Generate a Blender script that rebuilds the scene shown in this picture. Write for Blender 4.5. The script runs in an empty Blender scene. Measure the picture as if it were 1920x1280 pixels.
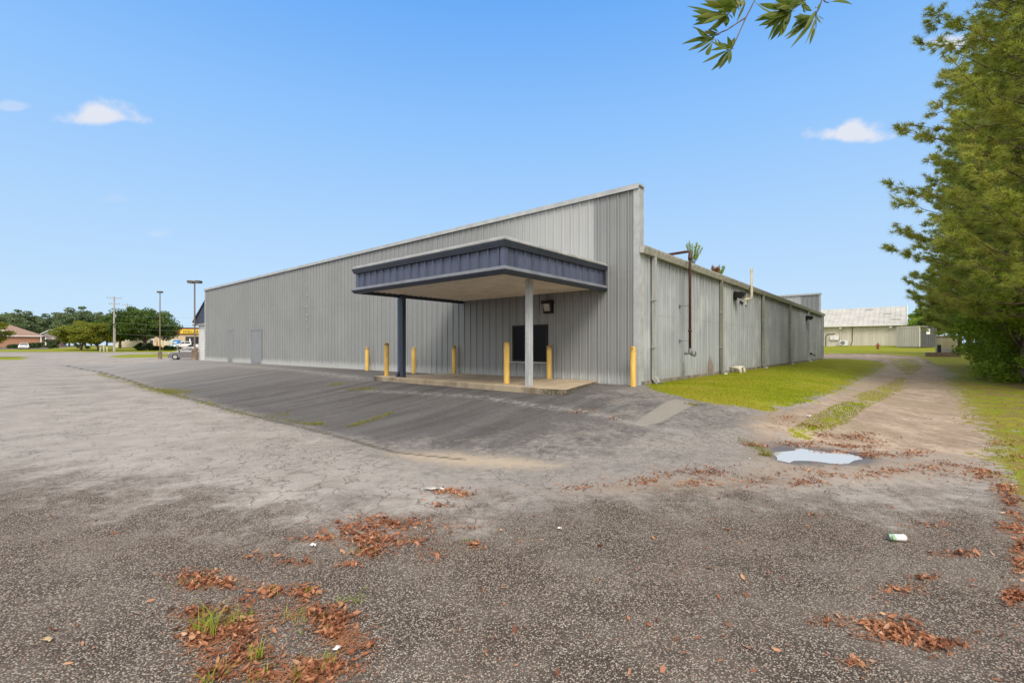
import bpy, math, random
import numpy as np
from mathutils import Vector, Matrix
R = math.radians
rng = np.random.default_rng(7)
random.seed(7)
scene = bpy.context.scene
col = scene.collection

# ------------------------------------------------------------------ camera
EYE = 1.57
F = 873.0                      # focal length in photo pixels (1920 wide)
cam = bpy.data.cameras.new('camera')
cam.lens = F / 1920 * 36; cam.sensor_width = 36; cam.shift_y = 10 / 1920
cam.clip_start = 0.05; cam.clip_end = 6000
camo = bpy.data.objects.new('camera', cam); col.objects.link(camo)
camo.location = (0, 0, EYE); camo.rotation_euler = (R(90), 0, 0)
scene.camera = camo

# ------------------------------------------------------------------ light
SUN_EL = 47.0
SUN_AZ = 171.0                 # compass style, 0 = +Y, 90 = +X : behind the camera
w = bpy.data.worlds.new('World'); scene.world = w; w.use_nodes = True
wt = w.node_tree; wt.nodes.clear()
def wn(t, **k):
    n = wt.nodes.new(t)
    for a, b in k.items(): setattr(n, a, b)
    return n
wo = wn('ShaderNodeOutputWorld'); bg = wn('ShaderNodeBackground'); bg.inputs[1].default_value = 0.15
sky = wn('ShaderNodeTexSky', sky_type='NISHITA', sun_disc=False, sun_elevation=R(SUN_EL), sun_rotation=R(SUN_AZ),
         altitude=0, air_density=1.0, dust_density=0.3, ozone_density=1.0)
tc = wn('ShaderNodeTexCoord')
def cloud(dx, dz, wx, wz, amp, seed):
    """soft white cloud standing in the sky in direction (dx, 1, dz)"""
    sep = wn('ShaderNodeSeparateXYZ'); wt.links.new(tc.outputs['Generated'], sep.inputs[0])
    def m(op, a, b=None, clamp=False):
        n = wn('ShaderNodeMath', operation=op, use_clamp=clamp)
        for i, v in enumerate((a, b)):
            if v is None: continue
            if isinstance(v, (int, float)): n.inputs[i].default_value = v
            else: wt.links.new(v, n.inputs[i])
        return n.outputs[0]
    fx = m('DIVIDE', sep.outputs[0], sep.outputs[1]); fz = m('DIVIDE', sep.outputs[2], sep.outputs[1])
    a = m('DIVIDE', m('SUBTRACT', fx, dx), wx); b = m('DIVIDE', m('SUBTRACT', fz, dz), wz)
    # flat base: squash below
    below = m('LESS_THAN', b, 0.0)
    b2 = m('MULTIPLY', b, m('ADD', 1.0, m('MULTIPLY', below, 1.1)))
    d = m('SQRT', m('ADD', m('MULTIPLY', a, a), m('MULTIPLY', b2, b2)))
    no = wn('ShaderNodeTexNoise'); no.inputs['Scale'].default_value = 22; no.inputs['Detail'].default_value = 7
    no.inputs['Roughness'].default_value = 0.55
    mp = wn('ShaderNodeMapping'); mp.inputs['Location'].default_value = (seed, seed * .7, 0); mp.inputs['Scale'].default_value = (1, 1, 1.3)
    wt.links.new(tc.outputs['Generated'], mp.inputs[0]); wt.links.new(mp.outputs[0], no.inputs['Vector'])
    v = m('SUBTRACT', m('ADD', 1.0, m('MULTIPLY', m('SUBTRACT', no.outputs[0], .5), 1.9)), d)
    front = m('GREATER_THAN', sep.outputs[1], 0.05)
    s = wn('ShaderNodeMapRange', interpolation_type='SMOOTHSTEP'); wt.links.new(v, s.inputs[0])
    s.inputs[1].default_value = 0.05; s.inputs[2].default_value = 0.75; s.inputs[3].default_value = 0; s.inputs[4].default_value = amp
    return m('MULTIPLY', s.outputs[0], front)
# the photograph's sky: pale at the horizon, saturated blue higher up, hazy bright overhead
nrm = wn('ShaderNodeVectorMath', operation='NORMALIZE'); wt.links.new(tc.outputs['Generated'], nrm.inputs[0])
sz = wn('ShaderNodeSeparateXYZ'); wt.links.new(nrm.outputs[0], sz.inputs[0])
ramp = wn('ShaderNodeValToRGB'); wt.links.new(sz.outputs[2], ramp.inputs[0])
els = [(0.0, (.61, .80, 1.0)), (.10, (.54, .765, 1.01)), (.20, (.475, .72, 1.03)), (.42, (.295, .59, 1.05)), (.60, (.155, .44, 1.0)), (.72, (.62, .72, .88)), (.82, (1.5, 1.45, 1.36)), (1.0, (1.9, 1.8, 1.66))]
ce = ramp.color_ramp.elements
ce[0].position, ce[0].color = els[0][0], (*els[0][1], 1); ce[1].position, ce[1].color = els[-1][0], (*els[-1][1], 1)
for p_, c_ in els[1:-1]:
    e_ = ce.new(p_); e_.color = (*c_, 1)
SKY_STR = .10
sc_ = wn('ShaderNodeMix', data_type='RGBA', blend_type='MULTIPLY'); sc_.inputs[0].default_value = 1; wt.links.new(ramp.outputs[0], sc_.inputs[6]); sc_.inputs[7].default_value = (1 / SKY_STR,) * 3 + (1,)
bg.inputs[1].default_value = SKY_STR
hsv = wn('ShaderNodeMix', data_type='RGBA'); hsv.inputs[0].default_value = .90; wt.links.new(sky.outputs[0], hsv.inputs[6])
# bright fill added to the unseen sky behind the camera, lighting under the canopy
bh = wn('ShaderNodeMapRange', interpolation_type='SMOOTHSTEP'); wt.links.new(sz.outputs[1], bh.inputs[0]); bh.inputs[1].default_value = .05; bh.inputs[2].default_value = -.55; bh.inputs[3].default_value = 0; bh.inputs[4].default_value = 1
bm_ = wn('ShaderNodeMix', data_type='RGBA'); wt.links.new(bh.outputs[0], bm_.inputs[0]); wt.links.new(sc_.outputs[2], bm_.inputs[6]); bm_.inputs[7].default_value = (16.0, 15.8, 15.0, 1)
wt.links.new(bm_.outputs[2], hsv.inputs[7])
cur = hsv.outputs[2]
for (px, py, hw, hh, amp, sd) in ((194, 222, 100, 37, .92, 3.1), (1602, 253, 104, 34, .92, 8.3), (1785, 84, 70, 28, .9, 5.2), (24, 202, 40, 16, .35, 1.7), (300, 440, 30, 14, .18, 6.4), (215, 375, 34, 14, .12, 2.2)):
    c = cloud((px - 960) / F, (650 - py) / F, hw / F, hh / F, amp, sd)
    mx = wn('ShaderNodeMix', data_type='RGBA'); wt.links.new(c, mx.inputs[0]); wt.links.new(cur, mx.inputs[6])
    mx.inputs[7].default_value = (8.0, 8.2, 9.0, 1)
    cur = mx.outputs[2]
wt.links.new(cur, bg.inputs[0]); wt.links.new(bg.outputs[0], wo.inputs[0])

sl = bpy.data.lights.new('sun', 'SUN'); sl.energy = 2.9; sl.angle = R(24); sl.color = (1.0, .93, .84)
so = bpy.data.objects.new('sun', sl); col.objects.link(so)
az = R(SUN_AZ); el = R(SUN_EL)
sd_ = Vector((math.sin(az) * math.cos(el), math.cos(az) * math.cos(el), math.sin(el)))
so.rotation_euler = sd_.to_track_quat('Z', 'Y').to_euler(); so.location = (0, -20, 30)
vs = scene.view_settings; vs.view_transform = 'Standard'; vs.look = 'None'; vs.gamma = 1; vs.exposure = 0.0

# ------------------------------------------------------------------ node helpers
class NT:
    def __init__(s, name):
        s.m = bpy.data.materials.new(name); s.m.use_nodes = True
        s.t = s.m.node_tree; s.t.nodes.clear()
        s.out = s.t.nodes.new('ShaderNodeOutputMaterial')
    def n(s, typ, ins=None, **props):
        n = s.t.nodes.new(typ)
        for k, v in props.items(): setattr(n, k, v)
        for k, v in (ins or {}).items(): s.set(n.inputs[k], v)
        return n
    def set(s, inp, v):
        if isinstance(v, bpy.types.NodeSocket): s.t.links.new(v, inp)
        elif inp.type == 'RGBA' and not hasattr(v, '__len__'): inp.default_value = (v, v, v, 1)
        elif inp.type == 'RGBA' and len(v) == 3: inp.default_value = (*v, 1)
        else: inp.default_value = v
    def math(s, op, a, b=0.0, clamp=False):
        n = s.n('ShaderNodeMath', operation=op, use_clamp=clamp); s.set(n.inputs[0], a); s.set(n.inputs[1], b); return n.outputs[0]
    def mix(s, f, a, b, blend='MIX'):
        n = s.n('ShaderNodeMix', data_type='RGBA', blend_type=blend); s.set(n.inputs[0], f); s.set(n.inputs[6], a); s.set(n.inputs[7], b); return n.outputs[2]
    def rng(s, v, a, b, c=0.0, d=1.0, smooth=True):
        n = s.n('ShaderNodeMapRange', interpolation_type='SMOOTHSTEP' if smooth else 'LINEAR')
        for i, x in enumerate((v, a, b, c, d)): s.set(n.inputs[i], x)
        return n.outputs[0]
    def noise(s, vec, scale, detail=4, rough=.55, out=0):
        return s.n('ShaderNodeTexNoise', {'Vector': vec, 'Scale': scale, 'Detail': detail, 'Roughness': rough}).outputs[out]
    def mapping(s, vec, scale=(1, 1, 1), loc=(0, 0, 0), rot=(0, 0, 0)):
        return s.n('ShaderNodeMapping', {'Vector': vec, 'Scale': scale, 'Location': loc, 'Rotation': rot}).outputs[0]
    def obj(s): return s.n('ShaderNodeTexCoord').outputs['Object']
    def pos(s): return s.n('ShaderNodeNewGeometry').outputs['Position']
    def attr(s, name): return s.n('ShaderNodeAttribute', attribute_name=name).outputs['Fac']
    def bsdf(s, colr, rough=.6, metal=0.0, bump=None, bstr=.3, bdist=.01, spec=.5, **ex):
        b = s.n('ShaderNodeBsdfPrincipled', {'Base Color': colr, 'Roughness': rough, 'Metallic': metal, 'Specular IOR Level': spec, **ex})
        if bump is not None:
            bn = s.n('ShaderNodeBump', {'Height': bump, 'Strength': bstr, 'Distance': bdist}); s.t.links.new(bn.outputs[0], b.inputs['Normal'])
        s.t.links.new(b.outputs[0], s.out.inputs[0]); return b

def simple(name, c, rough=.6, metal=0.0, var=.15, scale=6.0, spec=.5, streak=False, bump=0):
    t = NT(name); o = t.obj()
    v = t.mapping(o, (1, 1, .12)) if streak else o
    n1 = t.noise(v, scale, 5, .6); n2 = t.noise(o, scale * 7, 3)
    f = t.math('ADD', t.math('MULTIPLY', n1, .7), t.math('MULTIPLY', n2, .3))
    lo = tuple(x * (1 - var * 1.6) for x in c); hi = tuple(min(1, x * (1 + var * 1.2)) for x in c)
    cc = t.mix(t.rng(f, .3, .7), lo, hi)
    t.bsdf(cc, t.rng(n1, .2, .8, max(.02, rough - .1), rough + .1), metal, spec=spec, bump=n2 if bump else None, bstr=bump)
    return t.m

# ------------------------------------------------------------------ mesh helpers
class MB:
    def __init__(s): s.v = []; s.f = []
    def add(s, vs, fs):
        b = len(s.v); s.v += [tuple(x) for x in vs]; s.f += [tuple(b + i for i in q) for q in fs]; return s
    def box(s, x0, y0, z0, x1, y1, z1):
        return s.add([(x0, y0, z0), (x1, y0, z0), (x1, y1, z0), (x0, y1, z0), (x0, y0, z1), (x1, y0, z1), (x1, y1, z1), (x0, y1, z1)],
                     [(3, 2, 1, 0), (4, 5, 6, 7), (0, 1, 5, 4), (1, 2, 6, 5), (2, 3, 7, 6), (3, 0, 4, 7)])
    def cyl(s, p0, p1, r0, r1=None, n=12, cap=True):
        r1 = r0 if r1 is None else r1
        p0 = Vector(p0); p1 = Vector(p1); ax = (p1 - p0).normalized()
        a = ax.orthogonal().normalized(); b = ax.cross(a)
        vs = []
        for p, r in ((p0, r0), (p1, r1)):
            vs += [p + (a * math.cos(2 * math.pi * i / n) + b * math.sin(2 * math.pi * i / n)) * r for i in range(n)]
        fs = [(i, (i + 1) % n, n + (i + 1) % n, n + i) for i in range(n)]
        if cap: fs += [tuple(range(n - 1, -1, -1)), tuple(range(n, 2 * n))]
        return s.add(vs, fs)
    def tube(s, pts, rad, n=8):
        pts = [Vector(p) for p in pts]; rad = rad if hasattr(rad, '__len__') else [rad] * len(pts)
        vs = []; fs = []; pa = None
        for i, p in enumerate(pts):
            d = (pts[min(i + 1, len(pts) - 1)] - pts[max(i - 1, 0)]).normalized()
            a = d.orthogonal().normalized() if pa is None else (pa - d * pa.dot(d)).normalized()
            pa = a; b = d.cross(a)
            vs += [p + (a * math.cos(2 * math.pi * k / n) + b * math.sin(2 * math.pi * k / n)) * rad[i] for k in range(n)]
        for i in range(len(pts) - 1):
            fs += [(i * n + k, i * n + (k + 1) % n, (i + 1) * n + (k + 1) % n, (i + 1) * n + k) for k in range(n)]
        fs += [tuple(range(n - 1, -1, -1)), tuple(range((len(pts) - 1) * n, len(pts) * n))]
        return s.add(vs, fs)
    def extr(s, poly, a, b, axis='y'):
        """polygon (p,q) in the plane across `axis`, from a to b; y: (x,z)  x: (y,z)  z: (x,y)"""
        P = {'y': lambda p, k: (p[0], k, p[1]), 'x': lambda p, k: (k, p[0], p[1]), 'z': lambda p, k: (p[0], p[1], k)}[axis]
        n = len(poly)
        return s.add([P(p, a) for p in poly] + [P(p, b) for p in poly],
                     [(i, (i + 1) % n, n + (i + 1) % n, n + i) for i in range(n)] + [tuple(range(n - 1, -1, -1)), tuple(range(n, 2 * n))])
    def build(s, name, mat, parent=None, smooth=False, bevel=0, fixn=True):
        me = bpy.data.meshes.new(name); me.from_pydata(s.v, [], s.f); me.update()
        if fixn:
            import bmesh
            bm = bmesh.new(); bm.from_mesh(me); bmesh.ops.recalc_face_normals(bm, faces=bm.faces); bm.to_mesh(me); bm.free()
        me.materials.append(mat)
        if smooth: me.polygons.foreach_set('use_smooth', [True] * len(me.polygons))
        o = bpy.data.objects.new(name, me); col.objects.link(o)
        if parent: o.parent = parent
        if bevel:
            b = o.modifiers.new('edge', 'BEVEL'); b.width = bevel; b.segments = 2; b.limit_method = 'ANGLE'
        return o

def npmesh(name, V, Q, mat, parent=None, smooth=False, attrs=None):
    """fast mesh from numpy: V (n,3), Q (m,k) one polygon size"""
    me = bpy.data.meshes.new(name); V = np.asarray(V, np.float32); Q = np.asarray(Q, np.int32); k = Q.shape[1]
    me.vertices.add(len(V)); me.vertices.foreach_set('co', V.ravel())
    me.loops.add(Q.size); me.loops.foreach_set('vertex_index', Q.ravel())
    me.polygons.add(len(Q)); me.polygons.foreach_set('loop_start', np.arange(0, Q.size, k, dtype=np.int32))
    me.update(calc_edges=True); me.validate()
    if smooth: me.polygons.foreach_set('use_smooth', np.ones(len(me.polygons), bool))
    for an, av in (attrs or {}).items():
        a = me.attributes.new(an, 'FLOAT', 'POINT'); a.data.foreach_set('value', np.asarray(av, np.float32))
    me.materials.append(mat)
    o = bpy.data.objects.new(name, me); col.objects.link(o)
    if parent: o.parent = parent
    return o

def tag(o, label, cat, group=None, kind=None):
    o['label'] = label; o['category'] = cat
    if group: o['group'] = group
    if kind: o['kind'] = kind
    return o
def thing(name, loc, label, cat, rz=0, group=None):
    o = bpy.data.objects.new(name, None); col.objects.link(o); o.location = loc; o.rotation_euler = (0, 0, rz)
    o.empty_display_size = .3
    return tag(o, label, cat, group)
def dup(root, loc, rz, label, scale=1.0, group=None):
    r = root.copy(); col.objects.link(r); r.location = loc; r.rotation_euler = (0, 0, rz); r.scale = (scale,) * 3 if not hasattr(scale, '__len__') else scale
    r['label'] = label
    if group: r['group'] = group
    for ch in list(root.children):
        c = ch.copy(); col.objects.link(c); c.parent = r
        for g in list(ch.children):
            d = g.copy(); col.objects.link(d); d.parent = c
    return r

# ------------------------------------------------------------------ frame of the building
C0 = np.array([3.37, 12.4]); U = np.array([-.7597, .6503]); Vv = np.array([.6503, .7597])
BROT = math.atan2(-.6503, .7597)
PAD = .54
LEN_T, LEN_S = 34.8, 33.2
def sst(a, b, x):
    k = np.clip((x - a) / (b - a), 0, 1); return k * k * (3 - 2 * k)
PUD = (4.18, 6.40)
def terrain(x, y):
    x = np.asarray(x, float); y = np.asarray(y, float)
    t = (x - C0[0]) * U[0] + (y - C0[1]) * U[1]; s = (x - C0[0]) * Vv[0] + (y - C0[1]) * Vv[1]
    dx = np.maximum(np.maximum(-t, t - LEN_T), 0); dy = np.maximum(np.maximum(-s, s - LEN_S), 0)
    ds = np.hypot(dx, dy)
    ramp = PAD * (1 - sst(1.6, 7.6, ds))
    hr = .30 * sst(-1, 16, s) * (1 - sst(-2, 12, t))
    h = np.maximum(ramp, hr) + .02 * np.sin(x * .5) * np.sin(y * .43 + 1) * sst(3, 6, ds)
    wr = 1 - sst(5, 30, t)
    q = np.clip(s - 30, 0, 48); h = h + wr * .033 * q * sst(0, 10, q)
    wl = sst(18, 34, t)
    h = h + wl * np.interp(y, [50, 100, 140, 220], [0, .75, 1.6, 2.2])
    h = h + .35 * sst(9, 15, -t) * sst(-14, -4, s)
    ex = np.sqrt(((x - PUD[0]) / .72) ** 2 + ((y - PUD[1]) / .40) ** 2)
    k = 1 - sst(1.2, 3.2, ex)
    return h * (1 - k) + k * (.075 + .012 * np.sin(x * 9 + 1) * np.sin(y * 8) - .045 * (1 - sst(.2, 1.15, ex)))
def G(px, py, far=500.):
    """photo pixel -> point on the terrain"""
    px = np.atleast_1d(np.asarray(px, float)); py = np.atleast_1d(np.asarray(py, float))
    kx = (px - 960) / F; kz = -(py - 650) / F
    r = np.full(px.shape, 1.2); done = np.zeros(px.shape, bool)
    while True:
        z = EYE + kz * r
        hit = z <= terrain(kx * r, r)
        done |= hit
        nr = np.where(done, r, r * 1.004)
        if done.all() or r.max() > far: break
        r = nr
    return np.stack([kx * r, r, terrain(kx * r, r)], -1)
def W(t, d, z=0):
    p = C0 + U * t - Vv * d; return (p[0], p[1], z)

# ------------------------------------------------------------------ materials
def wall_metal(name, right):
    t = NT(name); o = t.obj(); sp = t.n('ShaderNodeSeparateXYZ', {0: o})
    run = sp.outputs[1] if right else sp.outputs[0]; z = sp.outputs[2]
    vec = t.n('ShaderNodeCombineXYZ', {0: run, 1: 0.0, 2: z}).outputs[0]
    st = t.noise(t.mapping(vec, (9, 1, .25)), 1.0, 6, .6)          # vertical streaks
    st2 = t.noise(t.mapping(vec, (30, 1, .7)), 1.0, 4, .6)
    big = t.noise(t.mapping(vec, (.5, 1, .6)), 1.0, 4, .55)
    pan = t.math('FLOOR', t.math('DIVIDE', run, .915)); wnz = t.n('ShaderNodeTexWhiteNoise', {'W': pan}, noise_dimensions='1D').outputs[0]
    base = (.26, .268, .27) if not right else (.362, .385, .402)
    c = t.mix(t.rng(st, .3, .75), tuple(x * (.86 if not right else .72) for x in base), tuple(x * 1.08 for x in base))
    c = t.mix(t.rng(big, .3, .7, 0, .45), c, tuple(x * 1.18 for x in base))
    c = t.mix(t.math('MULTIPLY', wnz, .16), c, (.20, .205, .20))
    fine = t.noise(vec, 14, 6, .7)
    # dirt held along the foot of every rib and at the minor ribs
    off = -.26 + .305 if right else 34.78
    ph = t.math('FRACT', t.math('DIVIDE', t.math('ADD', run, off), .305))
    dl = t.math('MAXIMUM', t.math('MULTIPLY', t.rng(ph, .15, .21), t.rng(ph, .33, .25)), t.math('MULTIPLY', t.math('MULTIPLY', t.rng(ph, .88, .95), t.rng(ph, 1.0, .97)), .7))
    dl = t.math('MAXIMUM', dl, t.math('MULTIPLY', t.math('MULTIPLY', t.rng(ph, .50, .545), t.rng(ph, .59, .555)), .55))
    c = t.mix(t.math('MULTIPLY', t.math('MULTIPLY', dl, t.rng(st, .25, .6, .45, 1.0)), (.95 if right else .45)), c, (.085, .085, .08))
    lap = t.math('ABSOLUTE', t.math('SUBTRACT', z, t.math('ADD', (1.92 if right else 3.05), t.math('MULTIPLY', st2, .02)))); c = t.mix(t.math('MULTIPLY', t.rng(lap, .035, .008), t.rng(st, .35, .65, .0, .28)), c, (.14, .14, .13))
    if right:
        # mildew below the eave and at the foot, a few darker runs
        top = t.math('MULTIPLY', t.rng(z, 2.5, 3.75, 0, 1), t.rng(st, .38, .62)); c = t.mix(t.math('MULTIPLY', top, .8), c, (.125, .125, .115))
        runs = t.rng(t.noise(t.mapping(vec, (2.2, 1, .10)), 1.0, 3), .56, .72); c = t.mix(t.math('MULTIPLY', runs, .32), c, (.20, .195, .17))
        foot = t.math('MULTIPLY', t.rng(z, .7, .0, 0, 1), t.rng(fine, .35, .65)); c = t.mix(t.math('MULTIPLY', foot, .45), c, (.23, .19, .13))
        pale = t.rng(t.noise(t.mapping(vec, (.7, 1, .5), (3, 0, 0)), 1, 3), .5, .7); c = t.mix(t.math('MULTIPLY', pale, .3), c, (.60, .61, .60))
        # rust patch low on the wall
        a = t.math('DIVIDE', t.math('SUBTRACT', run, 5.75), .42); b = t.math('DIVIDE', t.math('SUBTRACT', z, .15), .6)
        rr = t.math('SUBTRACT', 1.0, t.math('ADD', t.math('MULTIPLY', a, a), t.math('MULTIPLY', b, b)))
        rr = t.math('MULTIPLY', t.rng(rr, -.1, .8), t.rng(st2, .35, .6)); c = t.mix(t.math('MULTIPLY', rr, .95), c, (.15, .055, .008))
    else:
        # chalky splash line along the foot, lighter tone above the canopy, fading along the wall
        edge = t.math('ADD', .14, t.math('MULTIPLY', st2, .5)); foot = t.rng(z, edge, t.math('SUBTRACT', edge, .3), 0, 1)
        c = t.mix(t.math('MULTIPLY', foot, .6), c, (.50, .51, .50))
        ab = t.math('MULTIPLY', t.rng(run, -6.5, -2.2, 0, 1), t.math('LESS_THAN', run, -1.37)); ab = t.math('MULTIPLY', ab, t.math('GREATER_THAN', z, 3.2))
        c = t.mix(t.math('MULTIPLY', ab, t.rng(st, .2, .7, .5, .75)), c, (.50, .505, .505))
        mild = t.math('MULTIPLY', t.rng(run, -9., -5., 0, 1), t.rng(st, .42, .66)); c = t.mix(t.math('MULTIPLY', mild, .22), c, (.15, .16, .12))
    c = t.mix(t.rng(fine, .62, .8, 0, .25), c, (.12, .115, .10))
    t.bsdf(c, t.rng(st2, .3, .7, .42, .6), 0.0, bump=t.noise(vec, 1.6, 2), bstr=.25, bdist=.02, spec=.25)
    return t.m
M_WL = wall_metal('weathered_wall_sheet', False)
M_WR = wall_metal('stained_wall_sheet', True)
M_TRIM = simple('galvanised_trim', (.40, .41, .41), .45, 0, .12, 3, streak=False)
M_GUT = simple('gutter_metal', (.40, .39, .355), .5, 0, .22, 5)
M_DOWN = simple('downspout_metal', (.37, .375, .365), .5, 0, .22, 4, streak=True)
M_DOWND = simple('mildewed_downspout_metal', (.25, .245, .20), .55, 0, .35, 4, streak=True)
M_ROOF = simple('roof_sheet', (.40, .40, .39), .5)
M_NAVY = simple('navy_sheet', (.075, .088, .135), .42, 0, .18, 4, streak=True)
M_NAVYT = simple('faded_navy_trim', (.16, .165, .185), .45, 0, .15, 3)
M_NAVYD = simple('dark_navy_trim', (.035, .043, .065), .45, 0, .15, 3)
M_CAPT = simple('grey_cap_trim', (.27, .265, .255), .5, 0, .2, 3)
M_SOFF = simple('soffit_sheet', (.66, .59, .48), .6, 0, .1, 2)
M_POST = simple('grey_post_paint', (.42, .43, .435), .5, 0, .2, 5, streak=True)
M_BLACKG = NT('dark_glass'); M_BLACKG.bsdf((.004, .004, .005), .25, spec=.12); M_BLACKG = M_BLACKG.m
M_DARK = simple('dark_bronze_paint', (.016, .014, .013), .6, spec=.25)
M_LENS = simple('lamp_lens', (.35, .33, .27), .3)
M_CONC = simple('weathered_concrete', (.36, .29, .20), .85, 0, .25, 3, bump=.2)
M_CONCG = simple('grey_concrete', (.36, .34, .31), .9, 0, .2, 3, bump=.2)
M_FOUND = simple('foundation_concrete', (.22, .19, .155), .9, 0, .4, 2)
M_BLACK = simple('black_rubber', (.018, .018, .018), .7)
M_RUSTP = simple('red_oxide_pipe', (.075, .028, .022), .55, 0, .35, 6)
M_STEEL = simple('dull_steel', (.30, .31, .31), .35, .6, .25, 12)
M_PVC = simple('aged_pvc', (.60, .55, .44), .45, 0, .15, 4)
M_WHITE = simple('white_paint', (.75, .74, .72), .45, 0, .08, 4)
M_BARK = simple('grey_bark', (.15, .12, .095), .9, 0, .4, 6, bump=.6)
M_PBARK = simple('pine_bark', (.11, .075, .05), .9, 0, .4, 7, bump=.6)
M_WOODP = simple('weathered_pole_wood', (.36, .34, .31), .8, 0, .2, 3, streak=True)

def yellow_paint():
    t = NT('chipped_yellow_paint'); o = t.obj(); z = t.n('ShaderNodeSeparateXYZ', {0: o}).outputs[2]
    oi = t.n('ShaderNodeObjectInfo').outputs['Random']
    ov = t.n('ShaderNodeVectorMath', {0: o, 1: t.n('ShaderNodeCombineXYZ', {0: t.math('MULTIPLY', oi, 37.0)}).outputs[0]}, operation='ADD').outputs[0]
    n = t.noise(ov, 9, 6, .65); fz = t.noise(t.mapping(ov, (1, 1, .2)), 14, 4)
    c = t.mix(t.rng(fz, .3, .7), (.60, .36, .065), (.72, .47, .12))
    chip = t.rng(n, .66, .70); c = t.mix(t.math('MULTIPLY', chip, .8), c, (.10, .05, .02))
    tp = t.math('MULTIPLY', t.rng(z, .86, 1.06), t.rng(n, .36, .55)); c = t.mix(t.math('MULTIPLY', tp, .85), c, (.13, .06, .018))
    t.bsdf(c, .5, bump=n, bstr=.15); return t.m
M_YEL = yellow_paint()

def block_wall(name, c, joint, bw=.4, bh=.2, var=.05):
    t = NT(name); o = t.obj(); sp = t.n('ShaderNodeSeparateXYZ', {0: o})
    v = t.n('ShaderNodeCombineXYZ', {0: t.math('ADD', sp.outputs[0], sp.outputs[1]), 1: sp.outputs[2]}).outputs[0]
    b = t.n('ShaderNodeTexBrick', {'Vector': v, 'Color1': tuple(x * (1 - var) for x in c), 'Color2': tuple(x * (1 + var) for x in c), 'Mortar': joint,
            'Scale': 1.0, 'Mortar Size': .012, 'Brick Width': bw, 'Row Height': bh})
    n = t.noise(o, 3, 5); cc = t.mix(t.rng(n, .3, .7, 0, .25), b.outputs[0], tuple(x * .65 for x in c))
    t.bsdf(cc, .85, bump=b.outputs['Fac'], bstr=.6, bdist=-.01); return t.m
M_CMU = block_wall('painted_block', (.66, .65, .63), (.45, .44, .42))
M_BRICK = block_wall('red_brick', (.40, .17, .085), (.36, .25, .18), .22, .075, .18)

def leafm(name, cols, rough=.55, transl=.35, pscale=.6):
    """leaf colour varies leaf by leaf and clump by clump"""
    t = NT(name); ri = t.n('ShaderNodeNewGeometry').outputs['Random Per Island']
    n = t.noise(t.obj(), pscale, 3)
    f = t.math('ADD', t.math('MULTIPLY', ri, .6), t.math('MULTIPLY', t.rng(n, .3, .7), .4))
    cr = t.n('ShaderNodeValToRGB', {0: f}); e = cr.color_ramp.elements
    e[0].color = (*cols[0], 1); e[1].color = (*cols[-1], 1)
    for i, c in enumerate(cols[1:-1]):
        x = e.new((i + 1) / (len(cols) - 1)); x.color = (*c, 1)
    c = cr.outputs[0]
    b = t.n('ShaderNodeBsdfPrincipled', {'Base Color': c, 'Roughness': rough, 'Specular IOR Level': .3 if rough < .7 else .08})
    tr = t.n('ShaderNodeBsdfTranslucent', {'Color': t.mix(.5, c, t.mix(1.0, c, (1.3, 1.35, .6), 'MULTIPLY'))})
    mx = t.n('ShaderNodeMixShader', {0: transl}); t.t.links.new(b.outputs[0], mx.inputs[1]); t.t.links.new(tr.outputs[0], mx.inputs[2])
    t.t.links.new(mx.outputs[0], t.out.inputs[0]); return t.m
M_PINE = leafm('pine_needles', [(.18, .215, .042), (.28, .325, .06), (.40, .42, .09), (.50, .40, .15)], .6, .55, .5)
M_SHRUB = leafm('shrub_leaves', [(.12, .19, .02), (.20, .29, .028), (.29, .38, .04), (.40, .43, .07)], .45, .5, .5)
M_OAK = leafm('oak_leaves', [(.04, .075, .016), (.08, .135, .022), (.14, .21, .035)], .5, .38, .35)
M_YTREE = leafm('yellowish_leaves', [(.11, .135, .014), (.19, .21, .02), (.28, .28, .03)], .5, .4, .3)
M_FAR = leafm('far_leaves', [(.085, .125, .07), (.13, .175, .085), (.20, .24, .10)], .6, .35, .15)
M_HEDGE = leafm('hedge_leaves', [(.02, .045, .014), (.045, .085, .022), (.07, .11, .03)], .5, .25, .8)
M_HANG = leafm('hanging_leaves', [(.06, .09, .012), (.10, .15, .02), (.16, .21, .03), (.26, .25, .05)], .4, .5, 4)
M_GRASS = leafm('grass_blades', [(.14, .185, .006), (.22, .255, .008), (.30, .30, .012), (.36, .29, .06)], .8, .4, .35)
M_WEED = leafm('weed_blades', [(.18, .27, .02), (.30, .39, .03), (.42, .42, .10)], .5, .45, 5)
M_SEAM = leafm('seam_weeds', [(.13, .16, .014), (.20, .22, .022), (.26, .23, .05), (.25, .16, .06)], .75, .35, 3)
M_LITTER = leafm('dead_leaves', [(.06, .026, .016), (.18, .066, .032), (.31, .118, .056), (.42, .20, .105), (.60, .40, .26)], .55, .1, 2)
M_STRAW = leafm('pine_straw', [(.20, .075, .035), (.32, .135, .065), (.42, .23, .12)], .7, .05, 2)

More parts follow.
